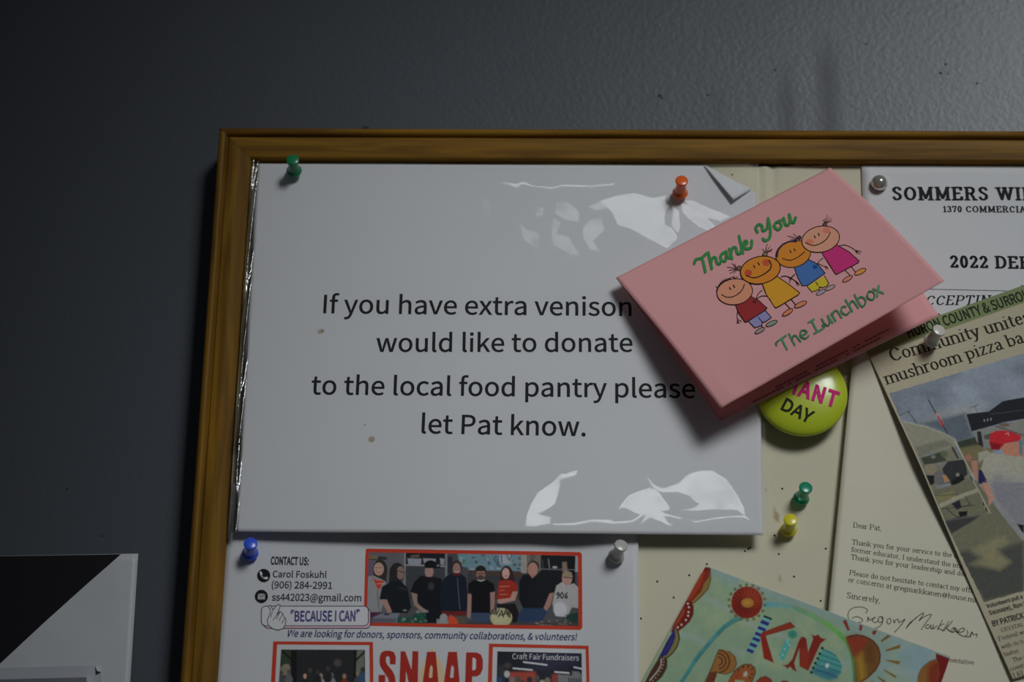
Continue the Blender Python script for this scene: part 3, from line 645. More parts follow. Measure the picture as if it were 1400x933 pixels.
    p.ell(870, 755, 40, 50, (118, 114, 116)); p.poly([(940, 715), (1030, 770), (1010, 815), (920, 815), (915, 750)], (168, 58, 34)); p.poly([(990, 740), (1090, 740), (1080, 800), (1020, 800)], (70, 64, 50), aa=1); p.poly([(800, 760), (920, 780), (910, 815), (800, 812)], (112, 110, 112), aa=1)
    p.grain(0.25, 0.45, 2)
    return p.c
picture('group_photograph', fl, [(502.5, 754), (791, 759), (791.5, 857), (500.5, 853)], 400, 136, group_photo, flo)
def park_photo(x, y):
    p = Paint(x, y, (30, 31, 34), WP); p.org(360, 860, .1143)
    p.poly([(215, 255), (340, 265), (330, 460), (200, 460)], (38, 48, 36), aa=1); p.line([(225, 265), (345, 380)], 2.2, (14, 15, 16)); p.poly([(205, 455), (325, 455), (325, 560), (200, 560)], (98, 92, 82), aa=1); p.ell(275, 445, 40, 20, (104, 98, 88), aa=1)
    p.poly([(330, 255), (400, 255), (400, 800), (330, 800)], (17, 18, 20), aa=1); p.poly([(1120, 260), (1220, 260), (1200, 520), (1100, 520)], (84, 86, 78), aa=1); p.line([(1215, 275), (1105, 380)], 2.6, (16, 17, 18)); p.poly([(1085, 260), (1115, 260), (1100, 800), (1070, 800)], (14, 15, 17), aa=1)
    p.ell(890, 410, 46, 44, (64, 56, 56), aa=2)
    for (a, b, c, s_) in ((500, 570, (150, 116, 104), (28, 28, 30)), (560, 500, (56, 50, 46), (30, 36, 34)), (690, 565, (112, 104, 98), (120, 116, 112)), (820, 560, (84, 82, 84), (96, 98, 108)), (970, 570, (126, 94, 76), (88, 34, 28)), (1130, 540, (110, 92, 70), (50, 54, 60)), (1185, 490, (40, 40, 44), (40, 62, 88)), (215, 530, (60, 54, 52), (56, 56, 60)), (305, 520, (70, 62, 58), (74, 74, 80)), (775, 480, (54, 48, 48), (30, 28, 32)), (650, 520, (48, 44, 44), (28, 28, 32))):
        p.ell(a, b+100, 48, 75, s_, aa=1); p.ell(a, b, 22, 30, c, aa=.7)
    p.grain(0.3, .5, 4); return p.c
picture('outdoor_photograph', fl, [(384.5, 888.6), (499, 889), (500, 1010), (376, 1008)], 150, 150, park_photo, flo)
def craft_photo(x, y):
    p = Paint(x, y, (27, 29, 38), WP); p.org(660, 860, .1143)
    p.poly([(180, 270), (700, 280), (600, 500), (180, 520)], (26, 28, 36), aa=6); p.poly([(560, 280), (1190, 300), (1190, 400), (700, 520), (500, 480)], (36, 36, 52), aa=6)
    p.poly([(180, 450), (270, 430), (260, 640), (180, 800)], (40, 42, 44), aa=2); p.ell(300, 440, 40, 35, (56, 50, 48), aa=1.5)
    p.poly([(320, 520), (640, 515), (640, 800), (320, 800)], (126, 54, 44), aa=2); p.poly([(820, 550), (900, 540), (900, 800), (820, 800)], (110, 48, 44), aa=2)
    p.poly([(900, 545), (1070, 560), (1070, 510), (1150, 515), (1185, 560), (1185, 800), (900, 800)], (92, 92, 96), aa=1); p.poly([(640, 500), (820, 520), (820, 700), (640, 700)], (30, 30, 34), aa=2)
    for a, b, c, d in ((490, 400, 765, 435), (365, 475, 590, 495), (1095, 462, 1190, 482), (865, 518, 1030, 532)): p.line([(a, b), (c, d)], 2.0, (170, 172, 182))
    for i in range(6): p.line([(1030+i*32, 600), (1032+i*32, 640)], 1.6, (34, 34, 38))
    for (a, b, c) in ((350, 600, (96, 88, 84)), (420, 590, (70, 62, 60)), (560, 600, (40, 38, 40)), (645, 580, (66, 62, 62)), (775, 610, (96, 86, 80)), (290, 530, (140, 140, 146)), (712, 640, (120, 118, 116)), (480, 640, (60, 56, 60))): p.ell(a, b+15, 34, 42, c, aa=.8)
    p.ell(200, 640, 26, 60, (34, 56, 96), aa=2); p.grain(0.3, .5, 6); return p.c
picture('fair_photograph', fl, [(680, 891), (795.2, 893.8), (797, 1015), (677, 1012)], 150, 150, craft_photo, flo)
pr = Print(fl, WF, 0.00007); RED = (104, 30, 19); K = (20, 21, 26); NV = (18, 18, 52)
for q in ([(500, 752), (502.5, 750.5), (793, 755.3), (795.5, 758), (795.8, 762), (789.5, 762), (789.5, 760.2), (504, 755.6), (504, 760), (500, 760)], [(499.6, 758), (504, 758), (501.5, 853), (497, 853)],
          [(497.2, 850), (497.2, 856), (793, 861.8), (796, 859), (796, 852), (791.2, 852), (791.2, 856.6), (501.5, 851.6)], [(790.2, 758), (795.6, 758), (796.2, 857), (791, 857)],
          [(373.6, 877.4), (510, 878.2), (510, 882.6), (378.5, 881.6)], [(373.6, 877.4), (379, 881.4), (372, 1012), (366, 1012)], [(505, 879), (510, 879), (511.5, 1012), (506.5, 1012)],
          [(668.6, 880.4), (804.8, 883.4), (804.8, 888), (668.6, 885)], [(668.6, 880.4), (674, 882), (670.5, 1015), (664.5, 1015)], [(800.6, 884), (804.8, 884), (808, 1015), (803.5, 1015)]): pr.poly(q, RED)
pr.org(500, 860, .12857)   # pale peak behind the acronym
pr.poly([(702, 200), (730, 250), (820, 380), (860, 640), (560, 640), (575, 450), (660, 280)], (122, 104, 84))
pr.poly([(688, 240), (715, 240), (760, 290), (650, 290)], (126, 92, 74))
pr.line([(702, 190), (702, 225)], .8, (116, 98, 82), sm=False)
# condensed display capitals
RD = (90, 22, 17); b_ = 760
pr.poly([(150, 300), (165, 255), (200, 236), (255, 234), (300, 250), (320, 300), (318, 380), (258, 380), (257, 310), (245, 292), (225, 293), (214, 312), (215, 350), (230, 385), (285, 450), (312, 510), (320, 600), (310, 720), (280, 752), (230, 762), (175, 755), (145, 720), (135, 640), (138, 493), (208, 493), (208, 660), (216, 690), (236, 692), (250, 672), (252, 590), (240, 530), (200, 470), (155, 400), (146, 350)], RD)
pr.poly([(372, 241), (420, 241), (488, 440), (498, 240), (560, 240), (552, b_), (500, b_), (428, 445), (420, b_), (352, b_)], RD)
for o_, w_ in ((0, 0), (226, 2)):
    pr.poly([(652+o_, 247), (745+o_, 247), (760+o_, 420), (715+o_, 420), (697+o_, 385), (680+o_, 420), (628+o_, 420)], RD)
    pr.poly([(628+o_, 419), (681+o_, 419), (671+o_, 524), (612+o_, 524)], RD); pr.poly([(713+o_, 419), (760+o_, 419), (770+o_, 524), (708+o_, 524)], RD)
    pr.poly([(612+o_, 523), (770+o_, 523), (775+o_, 600), (604+o_, 600)], RD)
    pr.poly([(604+o_, 599), (660+o_, 599), (650+o_, b_), (582+o_, b_)], RD); pr.poly([(716+o_, 599), (775+o_, 599), (792+o_, b_), (726+o_, b_)], RD)
pr.poly([(1068, 252), (1180, 254), (1225, 275), (1246, 330), (1245, 430), (1220, 485), (1180, 508), (1132, 510), (1128, b_), (1052, b_)], RD)
pr.poly([(1136, 310), (1160, 312), (1173, 330), (1172, 420), (1160, 442), (1134, 444)], (112, 114, 120))
pr.org(0, 0, 1)
text(pr, 'CONTACT US:', (370, 772), (422, 773), K, 'sans', hs=1.75, offset=0.015)
text(pr, 'Carol Foskuhl', (372.8, 789.7), (446.6, 790.6), K, 'sans', hs=1.05, offset=0.006)
text(pr, '(906) 284-2991', (371.4, 804.6), (454, 805.6), K, 'sans', hs=1.05, offset=0.006)
text(pr, 'ss442023@gmail.com', (371.6, 821.6), (494, 822.6), K, 'sans', hs=1.08, offset=0.006)
text(pr, 'We are looking for donors, sponsors, community collaborations, & volunteers!', (393.5, 870.9), (789.5, 876), NV, 'sans', hs=1.15, shear=0.22, offset=0.006)
text(pr, 'Craft Fair Fundraisers', (700.5, 901.6), (791.3, 903.8), (124, 125, 130), 'sans', hs=1.12)
for (cx_, cy_) in ((360.6, 787.4), (357.4, 816)): pr.ell(cx_, cy_, 9, 9.2, (10, 10, 12))
wh = (118, 120, 126)
pr.line([(356.4, 784), (357.5, 788), (361, 791), (364.6, 791.8)], 2.0, wh); pr.line([(356.3, 783), (357.6, 785.6)], 3.0, wh); pr.line([(362.6, 790.9), (365.2, 790.6)], 2.8, wh)
pr.poly([(352.6, 812.2), (362.4, 812.4), (362.3, 820.2), (352.5, 820)], (92, 94, 100)); pr.line([(352.8, 812.6), (357.4, 816.8), (362.2, 812.8)], .8, (30, 30, 34), sm=False)
def rrect(x0, y0, x1, y1, r): 
    o = []
    for cx_, cy_, a0 in ((x1-r, y0+r, -90), (x1-r, y1-r, 0), (x0+r, y1-r, 90), (x0+r, y0+r, 180)):
        for k in range(5): a = math.radians(a0+k*22.5); o.append((cx_+r*math.cos(a), cy_+r*math.sin(a)))
    return o
R1 = rrect(361, 832.5, 506.5, 859.5, 6); pr.poly(R1, (120, 98, 108)); pr.line(R1+[R1[0]], 1.0, (26, 20, 34), sm=False)
R2 = rrect(357.4, 829.3, 503.7, 856.2, 6); pr.poly(R2, (112, 113, 120)); pr.line(R2+[R2[0]], 1.1, (22, 20, 34), sm=False)
text(pr, '\u201cBECAUSE I CAN\u201d', (396.8, 850), (491.6, 849.6), (30, 30, 66), 'sans', hs=1.6, offset=0.012)
pr.org(290, 720, .2286)
hand = [(395, 468), (408, 475), (400, 500), (385, 535), (405, 510), (420, 520), (432, 545), (442, 555), (438, 590), (425, 612), (395, 622), (360, 612), (335, 590), (330, 560), (345, 530), (350, 500), (335, 480), (350, 473), (365, 500), (380, 480)]
pr.poly(hand, (112, 113, 118)); pr.line(hand+[hand[0]], 1.1, (26, 24, 32), sm=False)
for q in ([(365, 500), (350, 545)], [(385, 535), (365, 560)], [(405, 515), (385, 555)], [(420, 530), (400, 565)], [(434, 552), (418, 580)]): pr.line(q, .9, (26, 24, 32))
pr.build('printed_text', flo)

# ------------------------------------------------------------------ art card
def art_disp(s, t): return 0.002+0.0022*np.exp(-((1-s)/0.35)**2)*t
def art_paint(x, y):
    p = Paint(x, y, (118, 134, 116), WC); w_ = WC
    n = fbm(x*0.02, y*0.03, 11); n2 = fbm(x*0.05+4, y*0.04, 21)
    blue = np.clip((x-1150)/110, 0, 1)+np.clip(1-((y-775-(x-965)*0.367)/22), 0, 1)*0.7; blue = np.clip(blue, 0, 1)[:, None]
    g = alb((116, 136, 112), w_); b = alb((118, 138, 142), w_); y_ = alb((136, 146, 116), w_)
    p.c = (g*(1-blue)+b*blue); k = np.clip((n2-0.4)*2.2, 0, .6)[:, None]; p.c = p.c*(1-k)+y_*k; p.c = p.c*(0.93+0.16*n[:, None])
    for q in ([(958, 815), (975, 822), (992, 832), (1000, 836)], [(925, 868), (945, 870), (965, 880)], [(1020, 850), (1040, 862), (1075, 872)], [(1145, 905), (1160, 908), (1150, 918)], [(1200, 912), (1240, 920), (1275, 925)], [(1000, 888), (1015, 894)]): p.line(q, 6, (140, 146, 150), aa=4, op=.45)
    p.org(1000, 790, .1533)
    R_ = [(270, 245), (430, 240), (560, 265), (700, 330), (850, 410), (960, 500), (1040, 590), (1085, 700), (1105, 850), (1110, 1100)]
    cols = [(84, 136, 142), (92, 138, 134), (96, 132, 100), (98, 140, 92), (96, 148, 72), (84, 142, 74), (72, 132, 74), (60, 118, 74), (52, 110, 72)]
    for i in range(9): p.line(R_[i:i+2], 6.4, cols[i], aa=.9)
    p.line([(420, 228), (560, 252), (700, 310), (860, 390)], 1.2, (120, 128, 104), aa=1.5, op=.6)
    p.org(870, 770, .1748)
    L_ = [(850, 425), (760, 450), (690, 500), (620, 570), (560, 640), (500, 710), (450, 780), (400, 860), (355, 930), (300, 1060)]
    for i in range(9): p.line(L_[i:i+2], 5.6, [(66, 122, 122), (60, 116, 118), (52, 112, 112)][i % 3], aa=.7)
    p.line([(820, 440), (690, 515), (560, 655), (450, 795), (355, 945)], .9, (34, 76, 74), op=.7)
    # scalloped border down the left edge
    p.poly([(480, 35), (575, 35), (582, 90), (578, 150), (560, 205), (520, 250), (450, 318), (380, 330)], (112, 96, 46)); p.line([(578, 50), (582, 130), (560, 205), (510, 262), (450, 315)], 1.2, (84, 34, 18)); p.poly([(480, 30), (575, 40), (570, 110), (530, 160), (510, 220), (430, 310), (360, 340)], (112, 34, 18)); p.poly([(520, 60), (535, 70), (500, 180), (430, 280), (380, 330), (420, 240)], (138, 48, 22), aa=1.5); p.poly([(530, 35), (582, 42), (575, 60), (535, 62)], (92, 20, 16))
    p.poly([(390, 290), (440, 310), (447, 370), (440, 420), (410, 465), (370, 505), (325, 535), (270, 545), (290, 480)], (94, 22, 14)); p.poly([(380, 340), (375, 400), (330, 470), (290, 510), (310, 460)], (132, 54, 32), aa=1); p.line([(447, 330), (444, 400), (415, 460), (330, 533)], .9, (60, 14, 10))
    for a, b in ((403, 320), (411, 348), (408, 385), (405, 414), (387, 447), (353, 484), (324, 505)): p.ell(a, b, 8, 8, (176, 164, 150))
    p.poly([(300, 510), (335, 545), (338, 600), (320, 650), (290, 700), (245, 745), (170, 750), (200, 690)], (104, 96, 52)); p.line([(325, 535), (338, 590), (320, 655), (285, 705), (240, 745)], 1.5, (16, 16, 18)); p.poly([(300, 510), (305, 580), (285, 640), (240, 720), (170, 750), (230, 630)], (34, 30, 92)); p.line([(280, 590), (262, 640), (225, 690)], 1, (66, 60, 96), op=.8)
    p.poly([(180, 735), (238, 742), (240, 800), (225, 850), (190, 900), (140, 945), (60, 945), (110, 850)], (62, 36, 22)); p.line([(195, 752), (193, 800), (165, 850), (105, 920)], 1.2, (170, 162, 158)); p.line([(240, 760), (238, 820), (200, 890), (150, 935)], .9, (36, 20, 14))
    for a, b in ((212, 752), (214, 775), (210, 800), (200, 825), (185, 850), (168, 875), (150, 900), (130, 922)): p.ell(a, b, 5, 5, (150, 140, 130))
    p.poly([(60, 945), (140, 945), (100, 1100), (0, 1100)], (26, 96, 90))
    # flower
    for k in range(18):
        a = k*2*math.pi/18+.15; p.ell(865+142*math.cos(a), 310+138*math.sin(a), 12, 12, (84, 82, 44)); p.ell(865+142*math.cos(a), 310+138*math.sin(a), 5, 5, (120, 116, 70))
    p.ell(865, 310, 123, 126, (118, 32, 18)); p.ell(905, 270, 70, 70, (142, 56, 30), aa=5, op=.7); p.ell(820, 350, 70, 70, (96, 18, 12), aa=5, op=.6)
    for k in range(22):
        a = k*2*math.pi/22; p.line([(870+50*math.cos(a), 313+40*math.sin(a)), (865+118*math.cos(a+.08), 310+120*math.sin(a+.08))], .7, (56, 14, 10), op=.8)
    p.ell(870, 313, 50, 38, (142, 96, 38)); p.ell(868, 310, 28, 20, (158, 112, 48), aa=2)
    # P, E
    p.poly([(640, 685), (665, 675), (725, 692), (772, 735), (785, 790), (762, 848), (705, 872), (640, 862), (630, 860), (560, 1100), (470, 1100), (575, 850)], (124, 86, 42)); p.poly([(575, 850), (632, 862), (560, 1100), (470, 1100)], (92, 46, 26))
    for rr in (88, 60, 32): p.line([(640+rr*math.cos(a)*1.0, 770+rr*math.sin(a)) for a in np.linspace(-1.5, 1.4, 12)], 2.0, (78, 32, 18))
    for k in range(6): p.line([(610-k*16, 850+k*26), (640-k*14, 862+k*26)], 1.2, (60, 26, 16))
    p.line([(640, 690), (575, 850), (500, 1000)], 1, (54, 24, 16)); p.line([(725, 692), (772, 735), (785, 790), (762, 848), (705, 872), (640, 862)], .9, (60, 28, 16))
    p.poly([(700, 950), (735, 900), (790, 825), (840, 795), (890, 793), (925, 820), (932, 860), (915, 900), (890, 960), (850, 1000), (760, 1000)], (130, 74, 36)); p.line([(735, 900), (790, 825), (840, 795), (890, 793), (925, 820), (932, 860), (900, 940)], 1.3, (54, 22, 14)); p.poly([(730, 930), (790, 850), (830, 870), (790, 940)], (132, 60, 30), aa=2)
    p.poly([(835, 890), (840, 860), (862, 845), (872, 870), (862, 890)], (150, 148, 138)); p.poly([(770, 915), (835, 920), (870, 950), (770, 960)], (126, 138, 100))
    for a, b in ((800, 840), (835, 815), (875, 812), (905, 830), (905, 870), (890, 900)): p.ell(a, b, 6, 10, (40, 18, 12), rot=30)
    p.org(1000, 790, .1533)
    p.poly([(215, 940), (260, 893), (310, 882), (350, 908), (368, 940), (370, 1060), (200, 1060)], (120, 44, 26)); p.line([(215, 940), (260, 893), (310, 882), (350, 908), (368, 940)], 1, (60, 18, 12))
    p.poly([(445, 925), (470, 915), (510, 925), (500, 1000), (440, 1000)], (94, 64, 34))
    # K
    p.poly([(290, 335), (365, 365), (190, 680), (133, 655)], (92, 146, 140))
    for (t0, t1) in ((0, .05), (.13, .22), (.30, .38), (.46, .54), (.60, .68), (.76, .84), (.92, 1.0)):
        f = lambda t: (290+(133-290)*t, 335+(655-335)*t); g_ = lambda t: (365+(190-365)*t, 365+(680-365)*t)
        p.poly([f(t0), g_(t0), g_(t1), f(t1)], (38, 34, 104) if t0 > 0 else (16, 18, 30))
    p.poly([(275, 490), (525, 397), (568, 443), (300, 520)], (120, 42, 26)); p.poly([(258, 520), (302, 510), (375, 760), (288, 724)], (122, 30, 18)); p.poly([(262, 500), (300, 480), (310, 530), (262, 545)], (122, 36, 22)); p.line([(275, 490), (525, 397), (568, 443), (302, 520), (375, 760)], .6, (74, 18, 12))
    # i
    p.ell(545, 508, 41, 39, (54, 124, 104))
    for k in range(8): a = k*math.pi/4; p.line([(545, 508), (545+36*math.cos(a), 508+34*math.sin(a))], .6, (34, 92, 74))
    p.poly([(482, 548), (542, 566), (468, 745), (410, 722)], (72, 140, 134))
    for a, b in ((500, 580), (518, 600), (476, 640), (455, 690), (428, 715), (498, 560)): p.ell(a, b, 7, 7, (156, 170, 166))
    # N
    p.poly([(448, 784), (500, 778), (545, 725), (600, 570), (622, 530), (650, 530), (668, 548), (684, 668), (728, 548), (722, 524), (700, 505), (742, 520), (775, 509), (800, 540), (845, 550), (795, 590), (684, 832), (608, 792), (606, 630), (560, 760), (570, 805), (584, 846), (548, 822), (520, 795), (500, 815), (480, 795)], (108, 30, 18)); p.poly([(612, 640), (664, 620), (700, 700), (684, 820), (612, 785)], (132, 44, 28), aa=3, op=.6)
    # D
    p.poly([(815, 632), (900, 668), (955, 722), (985, 785), (978, 850), (935, 900), (870, 915), (800, 895), (712, 846)], (66, 130, 122)); p.poly([(770, 800), (960, 840), (935, 900), (870, 915), (712, 846)], (44, 84, 108), aa=4, op=.7)
    for a, b, c, d in ((815, 640, 935, 700), (795, 690, 968, 752), (778, 735, 985, 800), (755, 778, 978, 850), (735, 818, 945, 890)): p.line([(a, b), ((a+c)/2, (b+d)/2-4), (c, d)], .9, (30, 50, 104))
    for a, b in ((810, 630), (788, 680), (770, 722), (748, 765), (730, 806), (714, 846)): p.ell(a, b, 13, 12, (16, 18, 26))
    p.poly([(835, 795), (842, 772), (868, 765), (872, 790), (855, 812)], (170, 180, 178))
    # sun
    p.org(1140, 820, .1214)
    p.poly([(135, 435), (180, 405), (250, 400), (340, 415), (440, 465), (500, 540), (525, 620), (515, 710), (475, 790), (400, 865), (290, 940), (250, 1000), (230, 700)], (96, 66, 28))
    p.poly([(135, 435), (250, 403), (400, 450), (350, 540), (300, 640), (240, 650)], (118, 44, 24), aa=5); p.poly([(250, 660), (320, 600), (370, 900), (290, 940)], (138, 104, 34), aa=5); p.poly([(400, 470), (470, 520), (450, 720), (360, 700), (340, 560)], (84, 50, 22), aa=5, op=.8)
    p.line([(150, 425), (250, 400), (340, 415), (440, 465), (500, 540), (522, 620), (515, 710), (475, 790), (400, 865), (290, 940)], 1.8, (78, 18, 12))
    for q, c in (([(98, 240), (140, 228), (180, 345), (155, 354)], (112, 38, 22)), ([(290, 285), (325, 292), (312, 355), (285, 350)], (112, 38, 26)), ([(440, 350), (490, 350), (458, 405), (428, 385)], (108, 40, 30)), ([(605, 400), (648, 412), (540, 482), (526, 465)], (100, 74, 34)), ([(752, 506), (747, 550), (585, 586), (580, 570)], (106, 78, 34)), ([(585, 680), (744, 695), (738, 736), (590, 692)], (108, 82, 36)), ([(560, 783), (710, 865), (695, 890), (570, 806)], (110, 84, 36)), ([(497, 868), (600, 930), (560, 940), (495, 885)], (104, 82, 38)), ([(420, 910), (460, 945), (425, 945)], (104, 82, 38))): p.poly(q, c)
    # right border
    p.poly([(940, 1100), (945, 900), (960, 820), (1000, 760), (1070, 700), (1150, 675), (1250, 700), (1250, 1100)], (116, 80, 34)); p.poly([(1060, 760), (1120, 700), (1200, 690), (1180, 1100), (1050, 1100)], (110, 40, 20), aa=4); p.poly([(1150, 606), (1310, 668), (1250, 1100), (1120, 1100), (1190, 850), (1180, 720), (1150, 660)], (98, 16, 16)); p.line([(1150, 612), (1165, 670), (1080, 698), (1000, 762), (950, 850), (940, 940)], 1, (80, 40, 22), op=.7)
    p.c = p.c*(0.94+0.12*fbm(x*.12, y*.12, 31)[:, None]); return np.clip(p.c, 0, 1)
ar = sheet_px((964.6, 775.6), (1298.5, 899.5), (1216, 1135), (838, 1005), (0.003, 0.005, 0.005, 0.003), art_disp)
aro = empty('art_card', ar.c[0])
tag(aro, 'green illustrated card with painted flower, sun and the word KIND, tilted below the yellow pin', 'card')
artm = mat('painted_card_print', rough=0.6, spec=0.15, attr='Col')
so = ar.mesh('card_front', artm, aro, 560, 380, colorfn=art_paint); solid(so, 0.0004)

# ------------------------------------------------------------------ newspaper clipping
newsm = mat('newsprint', rough=0.8, spec=0.12, attr='Col')
NW = WB
e0 = np.array([1196., 486.]); 
def nw_disp(s, t): return 0.0045*np.exp(-((t-0.36)/0.16)**2)*np.exp(-(s/0.5)**2)+0.004*t*s+0.0006*np.sin(t*14+s*3)
nw = sheet_px((1180, 469), (1580, 326), (1690, 838), (1384.5, 929.5), (0.0045, 0.004, 0.006, 0.0042), nw_disp)
def news_paint(x, y):
    p = Paint(x, y, (134, 130, 115), NW)
    # green section band
    p.poly([(1160, 474), (1160, 440), (1330, 390), (1405, 372), (1600, 300), (1600, 346), (1402, 413.5), (1332, 437.5), (1288, 453), (1215, 478), (1180, 491)], (92, 104, 74))
    # photograph
    Q = [(1216.5, 538.5), (1400, 483.5), (1600, 424), (1700, 720), (1400, 808), (1345.5, 823.5), (1299, 728), (1255, 624), (1230, 570)]
    i = np.where(sd_poly(x, y, Q) < 0.4)[0]
    if len(i):
        q = Paint(x[i], y[i], (100, 106, 116), NW); q.aa = .6
        n = fbm(q.x*.02+q.y*.012, q.y*.03-q.x*.008, 41); q.c = alb((104, 113, 126), NW)*(0.55+1.0*n[:, None])
        q.org(1210, 510, .1822)
        q.poly([(350, 330), (600, 240), (760, 240), (640, 420), (300, 380)], (122, 124, 124), aa=8, op=.6)
        q.poly([(270, 380), (600, 300), (660, 480), (560, 520), (460, 450)], (74, 82, 92), aa=3)
        q.line([(265, 380), (600, 300)], 1.5, (100, 108, 114), aa=2, op=.5)
        q.poly([(540, 520), (680, 480), (740, 560), (600, 620), (560, 570)], (46, 52, 44), aa=1); q.poly([(560, 565), (800, 520), (820, 700), (640, 760), (600, 700)], (92, 88, 66), aa=2)
        q.poly([(610, 310), (780, 290), (880, 215), (920, 205), (1043, 185), (1300, 150), (1300, 330), (1043, 345), (900, 370), (760, 410), (650, 440)], (30, 31, 36)); q.line([(790, 310), (1043, 280)], 1, (64, 66, 70), op=.7)
        for a in (745, 770, 795): q.ell(a, 358-(a-745)*.2, 4, 10, (120, 122, 124))
        q.poly([(660, 440), (1043, 350), (1300, 300), (1300, 520), (740, 570), (690, 520)], (104, 106, 104)); q.poly([(690, 440), (720, 440), (740, 560), (700, 540)], (34, 36, 40)); q.poly([(740, 470), (800, 450), (800, 500), (750, 500)], (66, 68, 66)); q.line([(830, 400), (1043, 470)], 1.2, (52, 54, 56))
        q.line([(640, 262), (700, 240)], .8, (60, 62, 66)); q.line([(670, 250), (700, 305)], .8, (62, 64, 68))
        q.line([(325, 203), (468, 455)], 1.6, (44, 44, 50)); q.line([(392, 310), (430, 385)], 3.4, (150, 120, 120)); q.line([(398, 325), (432, 392)], 2.0, (140, 40, 46)); q.line([(418, 360), (436, 395)], 2.4, (140, 30, 40))
        q.line([(110, 320), (185, 285)], 1, (56, 58, 60)); q.line([(175, 290), (235, 375)], 1.2, (52, 54, 56)); q.line([(140, 320), (160, 300)], .8, (110, 110, 110))
        # canopy tent
        q.poly([(40, 340), (150, 370), (300, 400), (440, 455), (520, 500), (545, 540), (520, 560), (350, 600), (240, 640), (150, 560)], (112, 113, 102)); q.poly([(230, 560), (440, 500), (510, 540), (350, 590), (260, 640)], (96, 97, 88), aa=2); q.line([(140, 368), (300, 402), (440, 455), (525, 500)], 1.2, (134, 134, 124))
        q.poly([(260, 640), (520, 555), (620, 720), (700, 900), (330, 920), (280, 760)], (98, 98, 88), aa=1)
        q.poly([(270, 640), (420, 595), (460, 660), (300, 700)], (52, 58, 48), aa=1); q.ell(362, 630, 18, 14, (96, 98, 90)); q.ell(445, 610, 26, 26, (78, 84, 66), aa=1)
        q.poly([(300, 690), (470, 665), (480, 700), (300, 740)], (100, 102, 100)); q.poly([(430, 720), (470, 665), (600, 650), (620, 760), (510, 860), (440, 760)], (42, 44, 46)); q.poly([(500, 810), (580, 760), (600, 800), (510, 860)], (26, 28, 30)); q.ell(545, 765, 14, 14, (110, 110, 104)); q.line([(505, 560), (545, 640)], 2.2, (36, 38, 40))
        q.poly([(490, 870), (640, 780), (700, 860), (560, 900)], (92, 95, 84), aa=1)
        q.ell(345, 725, 45, 42, (112, 106, 90)); q.poly([(300, 770), (370, 770), (370, 830), (320, 860)], (30, 30, 34)); q.poly([(370, 750), (410, 730), (450, 765), (490, 820), (440, 850), (380, 830)], (88, 88, 92)); q.poly([(430, 770), (455, 765), (485, 810), (450, 825)], (140, 108, 74)); q.poly([(385, 850), (490, 830), (500, 890), (410, 905)], (110, 112, 120))
        q.line([(525, 510), (620, 700), (745, 933)], 1.8, (140, 138, 128)); q.line([(640, 780), (690, 870)], 1.2, (40, 40, 44))
        # small person behind the pole
        q.ell(625, 640, 26, 26, (130, 90, 80)); q.poly([(645, 660), (690, 655), (700, 760), (690, 830), (660, 760)], (138, 104, 92)); q.poly([(700, 730), (740, 730), (790, 810), (740, 830), (700, 835)], (36, 32, 66)); q.poly([(715, 840), (765, 825), (810, 930), (770, 940)], (142, 106, 92)); q.poly([(765, 820), (790, 820), (830, 940), (810, 940)], (30, 30, 50))
        # cap and back of the big figure
        q.poly([(700, 600), (760, 580), (800, 600), (740, 650), (700, 680)], (126, 126, 116), aa=1)
        q.poly([(745, 640), (800, 600), (900, 620), (1000, 630), (1300, 560), (1300, 1500), (1043, 1300), (900, 1100), (800, 933), (760, 800), (720, 720)], (132, 132, 124)); q.poly([(770, 820), (860, 760), (1043, 820), (1043, 1300), (900, 1150), (800, 930)], (112, 114, 118), aa=6); q.poly([(880, 800), (1300, 780), (1300, 900), (900, 880)], (136, 136, 134), aa=10, op=.5)
        q.poly([(870, 570), (900, 530), (1000, 520), (1043, 560), (1043, 630), (900, 618)], (150, 104, 88)); q.poly([(783, 520), (790, 460), (830, 435), (900, 433), (960, 445), (1025, 475), (1010, 510), (900, 530), (860, 575), (800, 575)], (150, 34, 42)); q.poly([(783, 520), (800, 575), (850, 580), (880, 540)], (104, 22, 30), aa=1.5); q.line([(905, 460), (925, 450), (930, 470)], 1, (170, 120, 120)); q.poly([(1005, 520), (1030, 510), (1030, 620), (1010, 620)], (66, 104, 116))
        q.ell(895, 390, 40, 14, (90, 74, 68), aa=1)
        # tables, ground, shadow
        q.org(1250, 660, .1822)
        q.poly([(120, 60), (460, -20), (700, 300), (823, 450), (823, 900), (500, 900), (280, 400)], (92, 92, 78), aa=1)
        q.poly([(160, 100), (300, 60), (310, 110), (180, 150)], (104, 102, 74)); q.poly([(185, 160), (330, 95), (470, 45), (480, 70), (330, 130), (190, 195)], (128, 126, 112)); q.line([(150, 100), (330, 90)], .8, (60, 60, 50)); q.line([(380, 100), (420, 170), (310, 190)], 1, (46, 46, 46)); q.line([(200, 200), (460, 170)], .9, (50, 50, 46)); q.line([(240, 190), (290, 240), (350, 270)], 1, (40, 40, 40))
        q.poly([(280, 160), (340, 130), (355, 190), (320, 205)], (34, 34, 44)); q.poly([(330, 220), (400, 215), (395, 250), (340, 260)], (24, 24, 26)); q.poly([(220, 290), (330, 260), (490, 250), (440, 290), (280, 385)], (52, 52, 54), aa=1); q.line([(220, 290), (480, 250)], 1.4, (78, 76, 84))
        q.poly([(500, 140), (530, 140), (570, 220), (550, 240)], (110, 108, 90)); q.line([(515, 150), (520, 170)], 1.8, (30, 30, 32)); q.line([(538, 195), (544, 215)], 1.8, (30, 30, 32)); q.line([(445, -10), (570, 230)], 1.6, (136, 134, 122))
